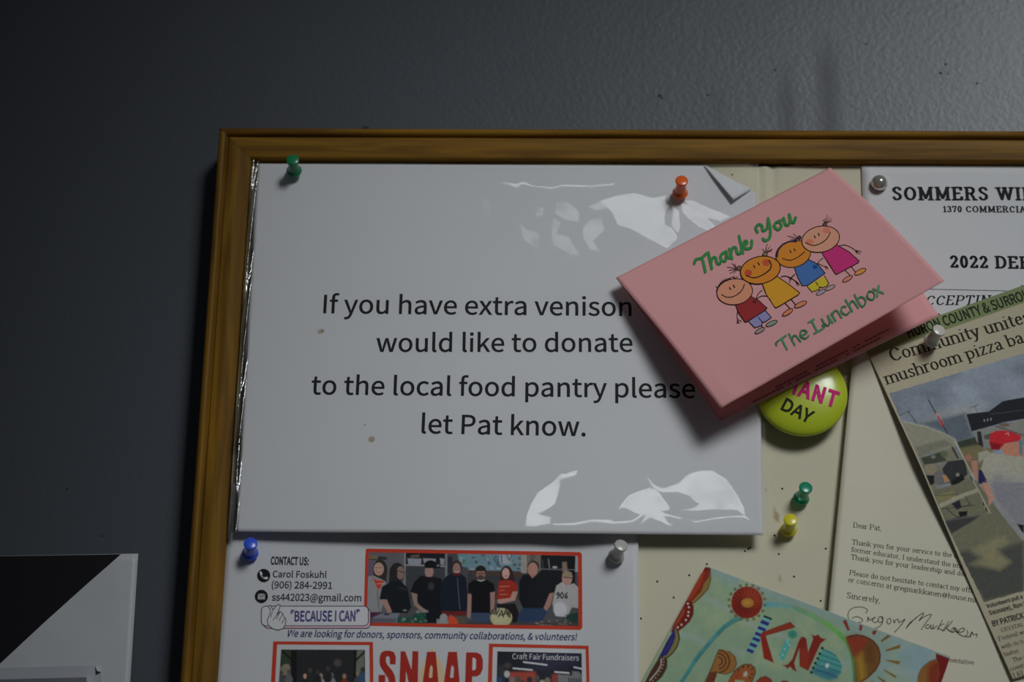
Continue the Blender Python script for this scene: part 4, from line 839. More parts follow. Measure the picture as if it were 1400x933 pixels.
        q.poly([(510, 0), (550, 0), (600, 120), (560, 180), (555, 110)], (150, 112, 100)); q.poly([(590, 0), (640, 0), (823, 0), (823, 340), (780, 310), (700, 220), (620, 130)], (106, 108, 116)); q.poly([(770, 310), (823, 320), (823, 385), (800, 360)], (30, 30, 34))
        q.poly([(320, 530), (400, 510), (480, 560), (640, 660), (720, 590), (610, 560), (640, 500), (823, 440), (823, 820), (530, 895), (400, 700)], (62, 64, 62), aa=4); q.poly([(440, 500), (560, 440), (680, 400), (700, 450), (620, 500), (720, 600), (640, 655), (420, 615), (520, 560)], (112, 110, 86), aa=4, op=.8)
        q.grain(.3, .35, 8); p.c[i] = q.c
    # fine random mottle over the whole clipping
    p.c = p.c*(0.95+0.1*fbm(x*.3, y*.3, 9)[:, None]); return np.clip(p.c, 0, 1)
# clipping outline: (s,t) follows the cut left edge
nwo = empty('newspaper_clipping', nw.c[0])
tag(nwo, 'newspaper clipping with mushroom pizza headline and outdoor festival photo', 'newspaper clipping')
so = nw.mesh('clipping_page', newsm, nwo, 420, 560, colorfn=news_paint); solid(so, 0.00012)
pr = Print(nw, NW, 0.00008); K = (30, 29, 24)
text(pr, 'Community unites', (1219.5, 494.8), (1410, 440.0), K, serif=CENT)
text(pr, 'mushroom pizza ba', (1211, 526.5), (1402, 468.0), K, serif=CENT)
text(pr, 'HURON COUNTY & SURROUNDING', (1243, 462), (1450, 394.5), (26, 32, 22), 'sans', hs=1.35, offset=0.010)
K2 = (40, 39, 34)
text(pr, 'Volunteers put a', (1349.5, 832.2), (1398.5, 818.4), K2, 'sans', hs=1.1, offset=.012)
text(pr, 'Sausage), Ron R', (1353, 841.4), (1405, 827.5), K2, 'sans', hs=1.1, offset=.012)
text(pr, 'BY PATRICK T', (1357.7, 857), (1407, 843.4), K2, 'sans', hs=1.25, offset=.014)
for b, p0, p1 in (('CRYSTAL', (1369.5, 864.6), (1400, 856.2)), ('Festival wa', (1365.8, 877), (1404, 866.2)), ('with its h', (1369.4, 888), (1400, 879.5)), ('hiatus.', (1373.2, 898.2), (1394.5, 891.6)), ('The c', (1385.3, 906), (1403, 900.6)), ('coveri', (1381.8, 918.6), (1403, 911.6)), ('1.61', (1386, 927.6), (1400, 923.4))):
    text(pr, b, p0, p1, K2, serif=TIMES)
pr.build('printed_text', nwo)

# ------------------------------------------------------------------ laminated notice
def gauss(a, b): return np.exp(-(a/b)**2)
def nt_disp(s, t):
    # the lower left corner is creased, the foot stands off the board
    return 0.0009*np.exp(-((t-0.86)/0.16)**2)*np.clip(1-s*5, 0, 1)+0.0005*np.sin(s*7+1)*np.sin(t*5)
NTD = (0.0022, 0.0026, 0.0100, 0.0088)
no = sheet_px((352.5, 224), (1033, 227), (1043.5, 731.5), (322.5, 727), NTD, nt_disp)
noo = empty('laminated_notice', no.c[0])
tag(noo, 'large white notice in a clear plastic sleeve asking for extra venison', 'notice')
ca, cb = no.px2st(np.array([962., 1027.5]), np.array([224.5, 259.5]))     # dog-ear fold line
fa, fb = np.array([ca[0], cb[0]]), np.array([ca[1], cb[1]])
def ear_clip(s, t, faces):
    # move corner vertices beyond the fold line back on to it, drop collapsed faces
    A_, B_ = fa, fb; d = B_-A_; nrm = np.array([d[1], -d[0]])
    val = (s-A_[0])*nrm[0]+(t-A_[1])*nrm[1]; ref = (1-A_[0])*nrm[0]+(0-A_[1])*nrm[1]
    bad = (val*np.sign(ref) > 1e-9)
    k = np.clip(((s-A_[0])*d[0]+(t-A_[1])*d[1])/(d@d), 0, 1)
    s2 = np.where(bad, A_[0]+d[0]*k, s); t2 = np.where(bad, A_[1]+d[1]*k, t)
    faces = [f for f in faces if not all(bad[i] for i in f)]; return s2, t2, faces
noticem = paper('white_notice_paper', (0.80, 0.80, 0.81))
so = no.mesh('notice_page', noticem, noo, 140, 110, clip=ear_clip); solid(so)
# folded corner
q = no.at(np.array([962., 1027.5, 1002.]), np.array([226., 259.5, 277.]), 0.0004); n_ = no.n
ev, ef = [], []; NN = 12
for i in range(NN+1):
    for j in range(NN+1-i):
        a, b = i/NN, j/NN; c = 1-a-b; P_ = q[0]*c+q[1]*a+q[2]*b
        lift = 0.0038*b*(1-b*0.35)*(1-0.25*a); bow = (q[0]-q[1])*0.02*math.sin(b*math.pi)
        ev.append(P_+n_*(lift+0.0003)+bow*c)
idx = {}; k = 0
for i in range(NN+1):
    for j in range(NN+1-i): idx[(i, j)] = k; k += 1
for i in range(NN):
    for j in range(NN-i):
        ef.append((idx[(i, j)], idx[(i, j+1)], idx[(i+1, j)]))
        if j < NN-i-1: ef.append((idx[(i+1, j)], idx[(i, j+1)], idx[(i+1, j+1)]))
so = mk('folded_corner', ev, ef, noticem, noo, True); solid(so)
pr = Print(no, WB); K = (22, 23, 27)
text(pr, 'If you have extra venison', (441.8, 428.4), (863.6, 432.2), K, 'calibri', offset=0.004)
text(pr, 'would like to donate', (514, 481.2), (865, 481.2), K, 'calibri', offset=0.004)
text(pr, 'to the local food pantry please', (425.2, 539.4), (950.6, 544.4), K, 'calibri', offset=0.004)
text(pr, 'let Pat know.', (576, 592.6), (800.7, 596.6), K, 'calibri', offset=0.004)
pr.build('printed_text', noo)
def stains(x, y): pass
pr = Print(no, WB, 0.00004)
for (a, b, rx, ry, c) in ((438.7, 453.3, 5, 3.2, (124, 120, 112)), (440.5, 453, 2, 1.6, (100, 96, 84)), (508, 601, 4.6, 4, (116, 112, 100)), (498.5, 581.5, 1.6, 1, (110, 106, 98))): pr.ell(a, b, rx, ry, c, rot=-20)
so = pr.build('stain', noo); so['kind'] = 'stuff'
# the clear sleeve: relief of the loose film, in metres
GL = []   # (polygon, slope right, slope up, softness px)
def gl(ox, oy, k, pts, sx=0.19, sz=0.07, soft=1.6, sgn=1): GL.append(([(ox+k*a, oy+k*b) for a, b in pts], sx*sgn, sz*sgn, soft))
k_ = .1429
gl(860, 620, k_, [(165, 210), (240, 300), (330, 335), (480, 285), (520, 240), (560, 205), (650, 172), (800, 165), (930, 250), (1000, 350), (1050, 420), (1100, 520), (1112, 600), (1040, 545), (860, 535), (700, 545), (600, 550), (480, 540), (600, 530), (680, 490), (560, 400), (450, 372), (330, 375), (240, 350)])
gl(860, 620, k_, [(-110, 540), (-60, 470), (0, 400), (100, 360), (200, 330), (290, 370), (330, 440), (380, 500), (390, 540), (300, 560), (400, 590), (520, 620), (490, 635), (390, 605), (340, 610), (370, 660), (430, 690), (370, 690), (300, 650), (200, 620), (100, 685), (150, 600), (60, 570), (-40, 520)])
gl(860, 620, k_, [(560, 620), (640, 650), (840, 615), (1000, 598), (1112, 600), (1160, 645), (1090, 615), (960, 615), (800, 635), (640, 665)], soft=1.0)
k_ = .1361
gl(690, 620, k_, [(200, 735), (215, 640), (250, 530), (330, 390), (480, 290), (560, 200), (620, 205), (740, 160), (715, 220), (640, 245), (565, 270), (550, 380), (510, 510), (420, 570), (350, 612), (470, 640), (460, 715), (300, 738)])
gl(690, 620, k_, [(470, 705), (700, 700), (850, 665), (1050, 665), (1100, 688), (1280, 672), (1396, 590), (1396, 625), (1290, 695), (1100, 710), (900, 690), (700, 722), (500, 730)], soft=1.0)
k_ = .1576
gl(620, 210, k_, [(340, 235), (540, 262), (600, 242), (690, 275), (860, 292), (940, 268), (1200, 275), (1400, 258), (1400, 272), (1200, 292), (940, 285), (860, 308), (680, 290), (600, 262), (550, 300), (470, 268)], sz=-.045, soft=0.9)
for P_ in ([(245, 370), (285, 390), (330, 480), (315, 555), (280, 550), (262, 480)], [(725, 450), (790, 465), (780, 550), (705, 545)], [(570, 600), (640, 655), (750, 685), (748, 840), (690, 820), (600, 740)], [(890, 410), (1000, 420), (1090, 500), (1100, 600), (960, 580), (880, 520)], [(855, 550), (940, 600), (900, 690), (1000, 720), (1110, 885), (1020, 885), (860, 790), (845, 680)], [(1120, 640), (1180, 570), (1290, 550), (1310, 670), (1210, 760), (1290, 860), (1180, 830), (1120, 740)], [(1160, 460), (1300, 400), (1396, 410), (1396, 470), (1240, 500)]): gl(620, 210, k_, P_, sx=.13, sz=-.045)
k_ = .1643
gl(820, 210, k_, [(10, 390), (150, 345), (300, 330), (440, 370), (560, 345), (590, 420), (545, 480), (540, 590), (600, 620), (650, 700), (560, 790), (400, 710), (250, 620), (150, 600), (110, 500)], sz=-.045)
gl(820, 210, k_, [(610, 440), (660, 480), (670, 600), (650, 660), (600, 600)], sz=-.045)
gl(820, 210, k_, [(680, 410), (760, 440), (860, 510), (960, 600), (920, 650), (830, 610), (740, 540), (690, 490)], sz=-.045)
gl(820, 210, k_, [(700, 385), (790, 400), (900, 450), (1080, 525), (1010, 560), (880, 530), (780, 460)], sz=-.045)
for cx_, cy_, rr in ((672, 505, 2), (667, 532, 2.2), (718, 659, 1.6), (722, 671, 2.4), (814, 677, 2), (810, 698, 3), (918, 588, 3.5), (931, 592, 2.5), (985, 612, 4), (997, 614, 4), (884, 601, 2), (1007, 638, 2), (841, 574, 1.5), (502, 648, 2), (429, 585, 2), (598, 626, 2), (831, 327, 3), (853, 322, 3)):
    GL.append(([(cx_-rr, cy_-rr*.4), (cx_+rr*.2, cy_-rr*.9), (cx_+rr, cy_+rr*.5), (cx_, cy_+rr*.7)], .05, .11, .7))
MM = 1/2600.0
def film_tilt(x, y):
    """how far the loose film leans right / up at each point"""
    tx = 0.020*(fbm(x*.012, y*.015, 61, 2)-.38); tz = 0.020*(fbm(x*.012, y*.015, 63, 2)-.38)
    for P_, sx, sz, soft in GL:
        a = np.array(P_); i = np.where((x > a[:, 0].min()-8) & (x < a[:, 0].max()+8) & (y > a[:, 1].min()-8) & (y < a[:, 1].max()+8))[0]
        if not len(i): continue
        d = sd_poly(x[i]+1.2*(fbm(x[i]*.2, y[i]*.2, 5)-.4), y[i]+1.2*(fbm(x[i]*.2, y[i]*.2, 6)-.4), P_); m_ = np.clip(.5-d/(2*soft), 0, 1); m_ = m_*m_*(3-2*m_)
        v = 0.80+0.65*(fbm(x[i]*.06, y[i]*.06, 81)-.2)
        tx[i] = tx[i]*(1-m_)+m_*sx*v; tz[i] = tz[i]*(1-m_)+m_*sz*v
    return tx, tz
fx, fy = None, None
sl = sheet_px((344.5, 220.5), (1037, 222), (1050.5, 733), (315.5, 728.5), tuple(v+0.0016 for v in NTD), nt_disp)
s_, t_ = np.meshgrid(np.linspace(0.016, 1, 560), np.linspace(0, 1, 420)); s_, t_ = s_.ravel(), t_.ravel()
P3 = sl.S(s_, t_); X, Y = proj(P3); P3 = P3+sl.n*(0.0004*(fbm(X*.02, Y*.02, 61, 2)-.38))[:, None]
filmm = film_mat('clear_film', 0.12, (0.985, 0.985, 0.985), 1.5, 0.25)
fo = mk('sleeve_film', P3, grid_faces(560, 420), filmm, noo, True)
tx, tz = film_tilt(X, Y); N3 = np.stack([tx, np.full(len(tx), -1.0), tz], 1)+np.array([sl.n[0], 0, sl.n[2]]); N3 /= np.linalg.norm(N3, axis=1)[:, None]
fo.data.normals_split_custom_set_from_vertices(N3.tolist())
sb = sheet_px((344.5, 220.5), (1037, 222), (1050.5, 733), (315.5, 728.5), tuple(v-0.0006 for v in NTD), nt_disp)
sb.mesh('sleeve_back', film_mat('clear_film_back', 0.2, (0.97, 0.97, 0.97)), noo, 30, 30)
# welded, crinkled left edge of the sleeve
s_, t_ = np.meshgrid(np.linspace(-0.001, 0.0135, 24), np.linspace(0, 1, 700)); s_, t_ = s_.ravel(), t_.ravel(); P3 = sl.S(s_, t_)
u = (s_+0.001)/0.0145
cr = 0.0013*np.sin(u*math.pi)*(0.6+0.8*fbm(t_*9, u*1.5, 71))+0.00035*fbm(t_*150, u*3, 73)+0.0006*np.sin(u*6+t_*22)
cr = cr*np.where(t_ < 0.76, 1.0, 0.45)+np.where(np.abs(t_-0.765) < .012, 0.0012, 0)
P3 = P3+sl.n*cr[:, None]
seamm = film_mat('welded_film_edge', 0.16, (0.62, 0.62, 0.58), 1.6, 2.2)
mk('sleeve_seam', P3, grid_faces(24, 700), seamm, noo, True)

# ------------------------------------------------------------------ badge
bc = (1097.0, 536.0); bR = 63.5
c3 = unproj(bc[0], bc[1], 0.0125); R3 = 0.0243
badge = empty('round_badge', (c3[0], 0, c3[2]))
tag(badge, 'round lime green badge half hidden below the pink card', 'badge')
bv, bf = [], []; prf = [(0, 0.0072), (0.25, 0.0071), (0.5, 0.0067), (0.7, 0.0060), (0.85, 0.0050), (0.94, 0.0040), (0.985, 0.0030), (1.0, 0.0020), (0.99, 0.0012), (0.95, 0.0010)]
NB = 64
for r, h in prf:
    for k in range(NB): a = 2*math.pi*k/NB; bv.append((c3[0]+R3*r*math.cos(a), -0.0080-h, c3[2]+R3*r*math.sin(a)))
for i in range(len(prf)-1):
    for k in range(NB): bf.append((i*NB+k, i*NB+(k+1) % NB, (i+1)*NB+(k+1) % NB, (i+1)*NB+k))
mk('badge_face', bv, bf, mat('lime_badge_print', alb((128, 142, 30), WB), rough=0.3, spec=0.5, coat=0.4), badge, True)
def bdisp(s, t):
    r = np.sqrt((s-.5)**2+(t-.5)**2)*2; return 0.0080+np.interp(r, [p[0] for p in prf[:8]], [p[1] for p in prf[:8]])
bs = Sheet((c3[0]-R3, 0, c3[2]+R3), (c3[0]+R3, 0, c3[2]+R3), (c3[0]+R3, 0, c3[2]-R3), (c3[0]-R3, 0, c3[2]-R3), bdisp)
pr = Print(bs, WB, 0.0003)
text(pr, 'IANT', (1083, 538), (1143, 557.5), (150, 28, 92), 'sans', hs=1.15, offset=0.014, space=1.05)
text(pr, 'DAY', (1067, 559.5), (1107, 579.5), (26, 30, 24), 'sans', hs=1.0, offset=0.008)
pr.build('printed_text', badge)

# ------------------------------------------------------------------ folded pink card
pinkc = alb((172, 115, 119), WB)
pinkm = paper('pink_card_stock', pinkc, rough=0.6, spec=0.2, noise=0.025)
A3 = unproj(842, 380, 0.0135); B3 = unproj(1135, 229, 0.0085)
D0 = unproj(984, 577, 0.0175); C0 = unproj(1284, 432, 0.0150)
def solve(ax, tgt, L):
    best = None
    for d in np.linspace(0.004, 0.12, 600):
        P_ = unproj(tgt[0], tgt[1], d); e = abs(np.linalg.norm(P_-ax)-L)
        if best is None or e < best[0]: best = (e, d, P_)
    return best
d1 = solve(A3, (985, 559), np.linalg.norm(D0-A3)); c1 = solve(B3, (1291, 384), np.linalg.norm(C0-B3))
0 and print('CARD', d1, c1, np.linalg.norm(B3-A3), np.linalg.norm(C0-B3), np.linalg.norm(D0-A3), np.linalg.norm(C0-D0))
D1 = unproj(985, 559, min(max(d1[1], 0.026), 0.042)); C1 = unproj(1291, 384, min(max(c1[1], 0.03), 0.055))
pinko = empty('thank_you_card', A3)
tag(pinko, 'folded pink greeting card with four smiling cartoon children, standing open across the notice', 'greeting card')
def back_disp(s, t): return 0.002*np.sin(t*math.pi)
pb = Sheet(A3, B3, C0, D0, back_disp)
so = pb.mesh('back_panel', pinkm, pinko, 40, 40); solid(so, 0.00028)
def front_disp(s, t): return 0.004*np.sin(np.clip(t, 0, 1)*math.pi)*0.7+0.0015*np.exp(-((s-0.06)/0.05)**2)*np.clip(t-.6, 0, 1)
pf = Sheet(A3, B3, C1, D1, front_disp)
so = pf.mesh('front_panel', pinkm, pinko, 60, 60); solid(so, 0.00028)
# small greeting printed inside, too small to read
pr = Print(pb, WB); K = (64, 30, 32)
for (a, b), (c, d), n in (((1024, 553.5), (1205, 462.5), 34), ((1060, 531), (1216, 451), 28)):
    for i in range(n):
        if rng.random() < .15: continue
        t0_ = i/n; x0_, y0_ = a+(c-a)*t0_, b+(d-b)*t0_; l = (c-a)/n*.8; sl_ = (d-b)/(c-a)
        pr.line([(x0_, y0_), (x0_+l*.3, y0_-2.2+sl_*l*.3), (x0_+l*.6, y0_+.3+sl_*l*.6), (x0_+l, y0_-1.6+sl_*l)], 0.8, K, sm=False)
pr.build('printed_text', pinko)
# front artwork
pr = Print(pf, WB); OL = (28, 20, 20); PE = (168, 112, 82); OR = (156, 98, 36)
def spikes(x0, y0, pts, wd=.7):
    for a, b in pts: pr.line([(x0, y0), (a, b)], wd, (48, 34, 38), sm=False)
k1, k2, k3 = (960, 290, .1179), (970, 370, .1179), (1080, 290, .1179)
ow = 1.35
# child in blue
pr.org(*k3)
pr.line([(60, 720), (20, 755), (-10, 790)], 1.0, OL); pr.line([(-20, 760), (60, 800), (90, 850)], 1.0, OL)
pr.poly([(200, 865), (400, 742), (450, 830), (425, 862), (380, 880), (345, 862), (330, 900), (255, 930)], (150, 136, 36)); pr.line([(200, 865), (255, 930), (335, 900), (345, 875), (380, 880), (425, 862), (450, 830), (400, 742)], ow, OL, sm=False); pr.line([(300, 815), (345, 880)], ow, OL)
pr.poly([(48, 640), (215, 552), (320, 605), (407, 710), (210, 852), (140, 858), (90, 760)], (52, 82, 132)); pr.line([(48, 640), (90, 760), (140, 858), (210, 852), (407, 710), (320, 605), (215, 552)], ow, OL, sm=False); pr.ell(290, 638, 28, 26, (20, 56, 104))
pr.line([(330, 930), (345, 905)], 1.0, OL); pr.ell(360, 932, 62, 22, (122, 118, 124), rot=-28, outline=OL, ow=1); pr.ell(465, 880, 62, 22, (128, 118, 116), rot=-25, outline=OL, ow=1)
pr.org(0, 0, 1)
pr.ell(1084.5, 347.5, 24.2, 18.2, OR, rot=-14, outline=OL, ow=ow)
pr.org(*k1)
pr.line([(868, 520), (880, 450), (930, 385), (1010, 345), (1090, 345)], 2.4, (40, 30, 52)); spikes(890, 440, [(868, 440), (865, 470), (905, 400)]); spikes(960, 380, [(930, 365), (955, 360), (980, 350)])
pr.line([(930, 540), (1020, 562), (1110, 525), (1190, 462)], 1.3, OL); pr.line([(1018, 452), (1030, 472)], 1.6, OL); pr.line([(1066, 432), (1078, 454)], 1.6, OL)
# child in magenta
pr.org(*k3)
pr.line([(385, 535), (340, 570), (315, 610)], 1.1, OL); pr.line([(330, 600), (390, 628), (440, 645)], 1.0, OL); pr.line([(400, 630), (420, 660)], .8, OL); pr.line([(420, 630), (440, 665)], .8, OL)
pr.line([(575, 395), (640, 385), (720, 420), (780, 465)], 1.1, OL)
for q in ([(770, 445), (830, 462)], [(775, 455), (815, 490)], [(770, 455), (785, 485)], [(760, 450), (770, 480)]): pr.line(q, .8, OL)
pr.line([(640, 680), (710, 745)], 1.1, OL); pr.line([(712, 635), (760, 700)], 1.1, OL)
pr.ell(668, 778, 66, 23, (158, 100, 84), rot=-30, outline=OL, ow=1.1); pr.ell(815, 695, 72, 27, (172, 110, 56), rot=-26, outline=OL, ow=1.1)
pr.poly([(375, 470), (540, 383), (680, 460), (802, 570), (790, 592), (540, 727), (522, 715), (430, 570), (378, 490)], (146, 38, 90)); pr.line([(375, 470), (378, 490), (430, 570), (522, 715), (540, 727), (790, 592), (802, 570), (680, 460), (540, 383)], ow, OL, sm=False)
pr.ell(110, 300, 20, 22, (60, 44, 48), outline=OL, ow=.9); spikes(100, 310, [(40, 255), (0, 290), (10, 320), (-30, 280), (30, 335)]); pr.ell(405, 148, 24, 20, (70, 66, 60), outline=OL, ow=.9); spikes(410, 135, [(380, 90), (435, 35), (460, 60), (490, 75), (485, 105), (405, 80), (450, 110)])
pr.ell(356, 318, 222, 150, (172, 114, 96), rot=-12, outline=OL, ow=ow); pr.ell(425, 215, 45, 38, (172, 92, 80)); pr.ell(225, 350, 48, 34, (170, 92, 76))
pr.line([(180, 358), (260, 390), (350, 370), (430, 310), (468, 240)], 1.4, OL); pr.line([(283, 280), (294, 302)], 1.8, OL); pr.line([(328, 252), (340, 276)], 1.8, OL)
# child in red
pr.org(*k2)
pr.line([(325, 470), (322, 540), (330, 595)], 1.1, OL)
for q in ([(325, 580), (318, 618)], [(330, 590), (350, 618)], [(330, 570), (375, 595)], [(326, 585), (330, 615)]): pr.line(q, .8, OL)
pr.poly([(455, 595), (650, 470), (718, 548), (640, 602), (606, 588), (605, 640), (525, 668)], (106, 104, 142)); pr.line([(455, 595), (525, 668), (608, 640), (610, 600), (640, 602), (718, 548), (650, 470)], ow, OL, sm=False); pr.line([(565, 545), (610, 600)], ow, OL)
pr.line([(600, 640), (625, 668)], 1, OL); pr.ell(585, 700, 64, 22, (116, 108, 106), rot=-30, outline=OL, ow=1.1); pr.ell(720, 617, 70, 25, (98, 112, 102), rot=-24, outline=OL, ow=1.1)
pr.poly([(303, 405), (470, 298), (570, 350), (667, 440), (640, 470), (430, 600), (412, 602), (340, 500)], (112, 34, 38)); pr.line([(303, 405), (340, 500), (412, 602), (430, 600), (640, 470), (667, 440), (570, 350), (470, 298)], ow, OL, sm=False); pr.ell(520, 365, 20, 20, (66, 24, 28))
pr.line([(610, 230), (560, 280), (540, 345)], 1.1, OL); pr.line([(665, 300), (600, 300), (540, 340)], 1.1, OL)
pr.ell(292, 250, 208, 150, (170, 108, 88), rot=-8, outline=OL, ow=ow); spikes(150, 140, [(125, 140), (150, 112), (180, 100)], .9); spikes(200, 110, [(195, 92), (230, 92), (260, 80)], .9); spikes(95, 210, [(75, 185), (78, 240), (85, 220)], .9); spikes(290, 95, [(265, 72), (285, 70), (335, 72)], .8)
pr.line([(85, 240), (110, 175), (170, 125), (240, 97)], 1.8, (44, 28, 34))
pr.line([(140, 282), (205, 315), (290, 300), (370, 240), (405, 165)], 1.4, OL); pr.line([(232, 202), (245, 225)], 1.8, OL); pr.line([(277, 176), (291, 200)], 1.8, OL)
# child in yellow
pr.line([(830, 75), (900, 70), (990, 120), (1030, 150)], 1.1, OL); pr.line([(1000, 130), (1025, 178)], .8, OL); pr.line([(1010, 130), (1045, 170)], .8, OL); pr.line([(990, 50), (950, 90), (930, 140)], 1.1, OL)
pr.line([(880, 385), (945, 455)], 1.1, OL); pr.line([(950, 340), (1002, 405)], 1.1, OL); pr.ell(907, 490, 70, 25, (160, 96, 70), rot=-33, outline=OL, ow=1.1); pr.ell(1057, 397, 76, 27, (172, 98, 74), rot=-24, outline=OL, ow=1.1)
pr.poly([(612, 155), (765, 62), (900, 150), (1045, 262), (1030, 285), (785, 432), (762, 432), (650, 260)], (162, 114, 34)); pr.line([(612, 155), (650, 260), (762, 432), (785, 432), (1030, 285), (1045, 262), (900, 150), (765, 62)], ow, OL, sm=False)
pr.org(*k1)
pr.ell(432, 655, 28, 26, (96, 70, 58), rot=-10, outline=OL, ow=.9); spikes(405, 660, [(290, 640), (345, 600), (375, 605), (310, 680), (325, 715), (365, 715), (390, 700)]); pr.ell(730, 492, 28, 24, (96, 84, 60), outline=OL, ow=.9); spikes(735, 475, [(700, 430), (755, 370), (790, 400), (815, 430), (810, 450), (740, 420), (770, 430)])
pr.ell(675, 678, 234, 158, OR, rot=-12, outline=OL, ow=1.5); pr.ell(534, 712, 44, 40, (140, 58, 40)); pr.ell(742, 592, 44, 40, (142, 62, 44))
pr.line([(510, 742), (600, 768), (700, 735), (785, 670), (798, 610), (776, 565)], 1.7, OL); pr.line([(596, 624), (610, 650)], 1.8, OL); pr.line([(646, 594), (662, 620)], 1.8, OL)
# brush lettering
def local(o, e, pts, sx, sy):
    ex, ey = e; l = math.hypot(ex, ey); ex, ey = ex/l, ey/l
    return [(o[0]+ex*a*sx+ey*b*sy, o[1]+ey*a*sx-ex*b*sy) for a, b in pts]
pr.org(0, 0, 1); GR = (44, 104, 58)
TH = [[(0, 14), (3, 17), (9, 16), (15, 18)], [(9, 16), (8, 9), (6, 0)], [(17, 18), (15, 9), (13, 0)], [(14, 5), (18, 10), (21, 9), (20, 3), (22, 1), (25, 4)], [(32, 10), (27, 9), (25, 4), (28, 1), (31, 5), (33, 10), (32, 3), (35, 2)], [(37, 11), (35, 0)], [(36, 5), (40, 10), (43, 9), (42, 3), (44, 1), (47, 4)], [(51, 19), (49, 9), (47, 0)], [(48, 6), (54, 11), (55, 8), (49, 6), (53, 2), (57, 2), (60, 8)]]
for q in TH: pr.line(local((957, 376), (78, -39), q, 1.40, 1.22), 4.0, GR)
YO = [[(0, 8), (0, 13), (4, 15), (6, 12), (5, 7), (9, 7), (12, 12), (14, 17)], [(14, 17), (12, 6), (8, -3), (3, -4), (2, -1)], [(19, 9), (16, 6), (18, 1), (22, 3), (22, 8), (19, 9), (24, 9)], [(27, 10), (26, 3), (28, 1), (31, 4), (33, 11)], [(33, 11), (32, 3), (34, 1), (37, 5)]]
for q in YO: pr.line(local((1040, 327), (54, -25), q, 1.50, 1.25), 4.0, GR)
LB = [[(0, 12), (1, 15), (6, 16), (19, 17)], [(11, 16), (10, 0)], [(24, 17), (23, 0)], [(23, 7), (27, 11), (31, 10), (33, 0)], [(37, 6), (47, 6), (46, 10), (42, 12), (38, 9), (37, 5), (41, 0), (47, 1)], [(57, 17), (66, 17)], [(62, 17), (61, 0)], [(56, 0), (72, 0), (72, 4)], [(76, 12), (76, 4), (79, 0), (84, 3), (86, 12)], [(86, 12), (87, 0)], [(92, 12), (92, 0)], [(92, 8), (96, 12), (101, 11), (102, 0)], [(115, 10), (110, 12), (106, 6), (110, 0), (116, 1)], [(120, 18), (120, 0)], [(120, 8), (125, 12), (129, 10), (130, 0)], [(135, 18), (135, 0), (141, -.5), (145, 5), (141, 11), (135, 10)], [(155, 12), (150, 8), (150, 3), (155, -.5), (160, 4), (160, 9), (155, 12)], [(163, 12), (172, 0)], [(172, 12), (162, 0)]]
for q in LB: pr.line(local((1068, 483), (128.5, -75), q, 0.94, 1.0), 2.7, (62, 108, 80))
pr.build('printed_picture', pinko)

# ------------------------------------------------------------------ pins
def pin_profile():
    return [(0.0, 0.0), (0.0003, 0.0), (0.00045, 0.0016), (0.0030, 0.0017), (0.0041, 0.0022), (0.0044, 0.0030), (0.0041, 0.0038), (0.0033, 0.0046), (0.0031, 0.0056), (0.0029, 0.0075), (0.0028, 0.0090), (0.0029, 0.0105), (0.0031, 0.0116), (0.0034, 0.0121), (0.0036, 0.0127), (0.0035, 0.0134), (0.0032, 0.0136), (0.0, 0.0135)]
def lathe(name, prof_, base, axis, m_, parent, n=32, k=1.0):
    ax = Vector(axis).normalized(); q = Vector((0, 0, 1)).rotation_difference(ax); v = []
    for r, h in prof_:
        for i in range(n):
            a = 2*math.pi*i/n; v.append(tuple(Vector(base)+q @ Vector((r*k*math.cos(a), r*k*math.sin(a), h*k))))
    f = [(i*n+j, i*n+(j+1) % n, (i+1)*n+(j+1) % n, (i+1)*n+j) for i in range(len(prof_)-1) for j in range(n)]
    return mk(name, v, f, m_, parent, True)
def pin(bpx, hpx, depth, color, label, trans=0.0, k=1.0, white=WB):
    b = unproj(bpx[0], bpx[1], depth+0.003); h = unproj(hpx[0], hpx[1], depth+0.0135); ax = h-b
    base = b-ax/np.linalg.norm(ax)*0.003
    o = empty('push_pin', base); tag(o, label, 'push pin', 'push pins on the notice board')
    pm = mat('pin_plastic', alb(color, white), rough=0.28, spec=0.5, trans=trans, coat=0.2)
    P_ = pin_profile(); lathe('pin_head', P_[2:], base, ax, pm, o, k=k)
    steel = mat('pin_steel', (0.5, 0.5, 0.5), rough=0.3, metal=1)
    lathe('needle', [(0, -0.006), (0.0005, -0.003), (0.0005, 0.002)], base, ax, steel, o, n=10)
    return o
pin((402, 233.5), (400, 218), 0.0035, (8, 66, 42), 'dark green push pin at the upper left corner of the laminated notice', white=(112, 114, 120))
pin((930, 263.5), (932.2, 246), 0.0040, (232, 70, 24), 'orange push pin near the folded corner of the laminated notice')
pin((342, 756.5), (342.6, 743), 0.0020, (24, 46, 128), 'blue push pin at the top corner of the flyer beside the frame', white=(112, 114, 120))
pin((842.5, 761), (850, 744.5), 0.0025, (138, 138, 140), 'translucent white push pin under the edge of the laminated notice', trans=0.25)
pin((1095.5, 681.5), (1102.3, 665.8), 0.0003, (20, 118, 94), 'teal green push pin above the yellow one on bare board', trans=0.45)
pin((1078.5, 724), (1081, 710.5), 0.0003, (150, 146, 28), 'yellow push pin below the teal one on bare board')
pin((1273.5, 466), (1285, 450.5), 0.0075, (150, 150, 150), 'white push pin through the newspaper clipping headline', trans=0.15)
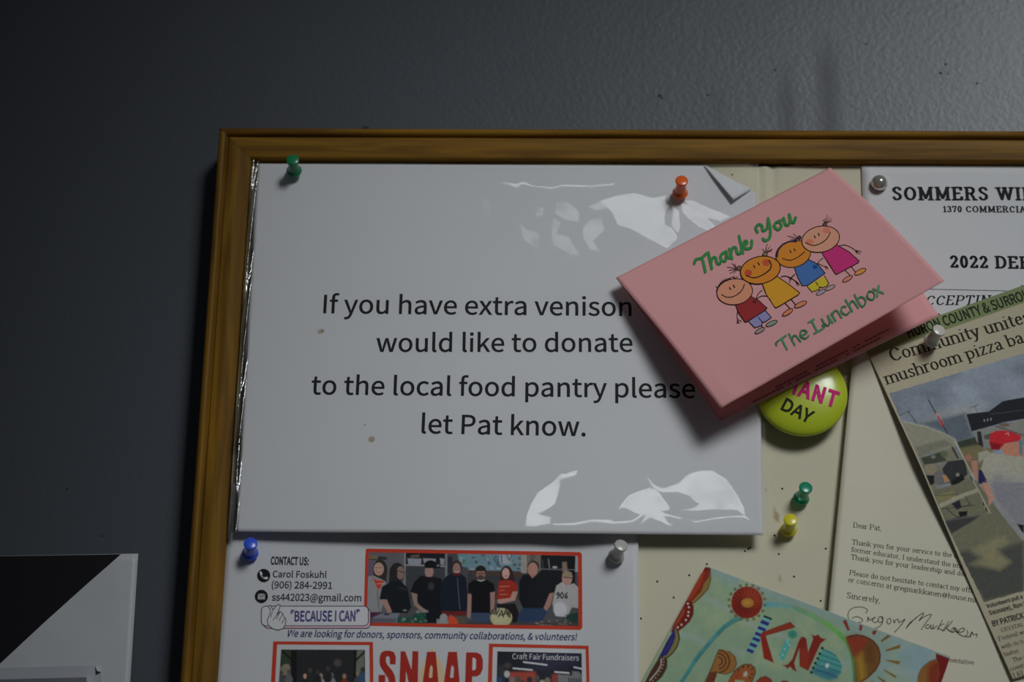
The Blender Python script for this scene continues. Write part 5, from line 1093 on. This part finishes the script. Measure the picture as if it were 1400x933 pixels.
# pearl tack
tb = unproj(1201.5, 252, 0.0018); o = empty('thumb_tack', tb)
tag(o, 'shiny pearl round thumb tack beside the slab capitals', 'thumb tack')
lathe('tack_dome', [(0.0042, 0.0), (0.0047, 0.0012), (0.0045, 0.0026), (0.0037, 0.0040), (0.0024, 0.0050), (0.0010, 0.0054), (0, 0.0055)], tb, (0.05, -1, 0.06), mat('pearl_enamel', (0.74, 0.73, 0.66), rough=0.14, spec=0.9, metal=0.7), o)

# ------------------------------------------------------------------ poster on the wall
ps = sheet_px((-160, 763.5), (189, 757.3), (161, 1200), (-210, 1200), tuple([-WALLY+0.0008]*4), lambda s, t: 0.0006*np.sin(s*4)*t)
pso = empty('wall_poster', ps.c[0])
tag(pso, 'white poster with a black triangle, taped on wall beside the framed board', 'poster')
so = ps.mesh('poster_page', paper('white_poster_paper', (0.66, 0.68, 0.70), rough=0.4, spec=0.4, noise=0.12), pso, 40, 40); solid(so)
pr = Print(ps, (96, 98, 102))
pr.poly([(-158, 763.6), (165.5, 758.2), (120, 798), (60, 852), (0, 908), (-160, 1052)], (8, 8, 10))
pr.build('printed_triangle', pso)
fr = sheet_px((-150, 918), (137.5, 910), (143, 1150), (-150, 1160), tuple([-WALLY+0.0020]*4))
fro = empty('mounted_picture', fr.c[0])
tag(fro, 'small grey bordered picture with peeling corner fixed over the poster', 'picture')
so = fr.mesh('mount', paper('grey_mount', (0.50, 0.51, 0.54), rough=0.45, noise=.06), fro, 12, 12); solid(so, 0.0008)
fi = sheet_px((-150, 933.5), (118, 926.5), (124, 1130), (-150, 1140), tuple([-WALLY+0.0024]*4))
so = fi.mesh('picture_print', mat('picture_ink', (0.20, 0.20, 0.23), rough=.4), fro, 6, 6); solid(so, 0.0003)
# peeling transparent corner tab
ct = unproj(np.array([130., 138., 138., 133.]), np.array([911., 909.5, 919., 918.]), np.array([-WALLY+.0022, -WALLY+.0022, -WALLY+.003, -WALLY+.0048]))
mk('corner_tab', ct, [(0, 1, 2, 3)], paper('pale_tab', (0.7, 0.7, 0.72)), fro)
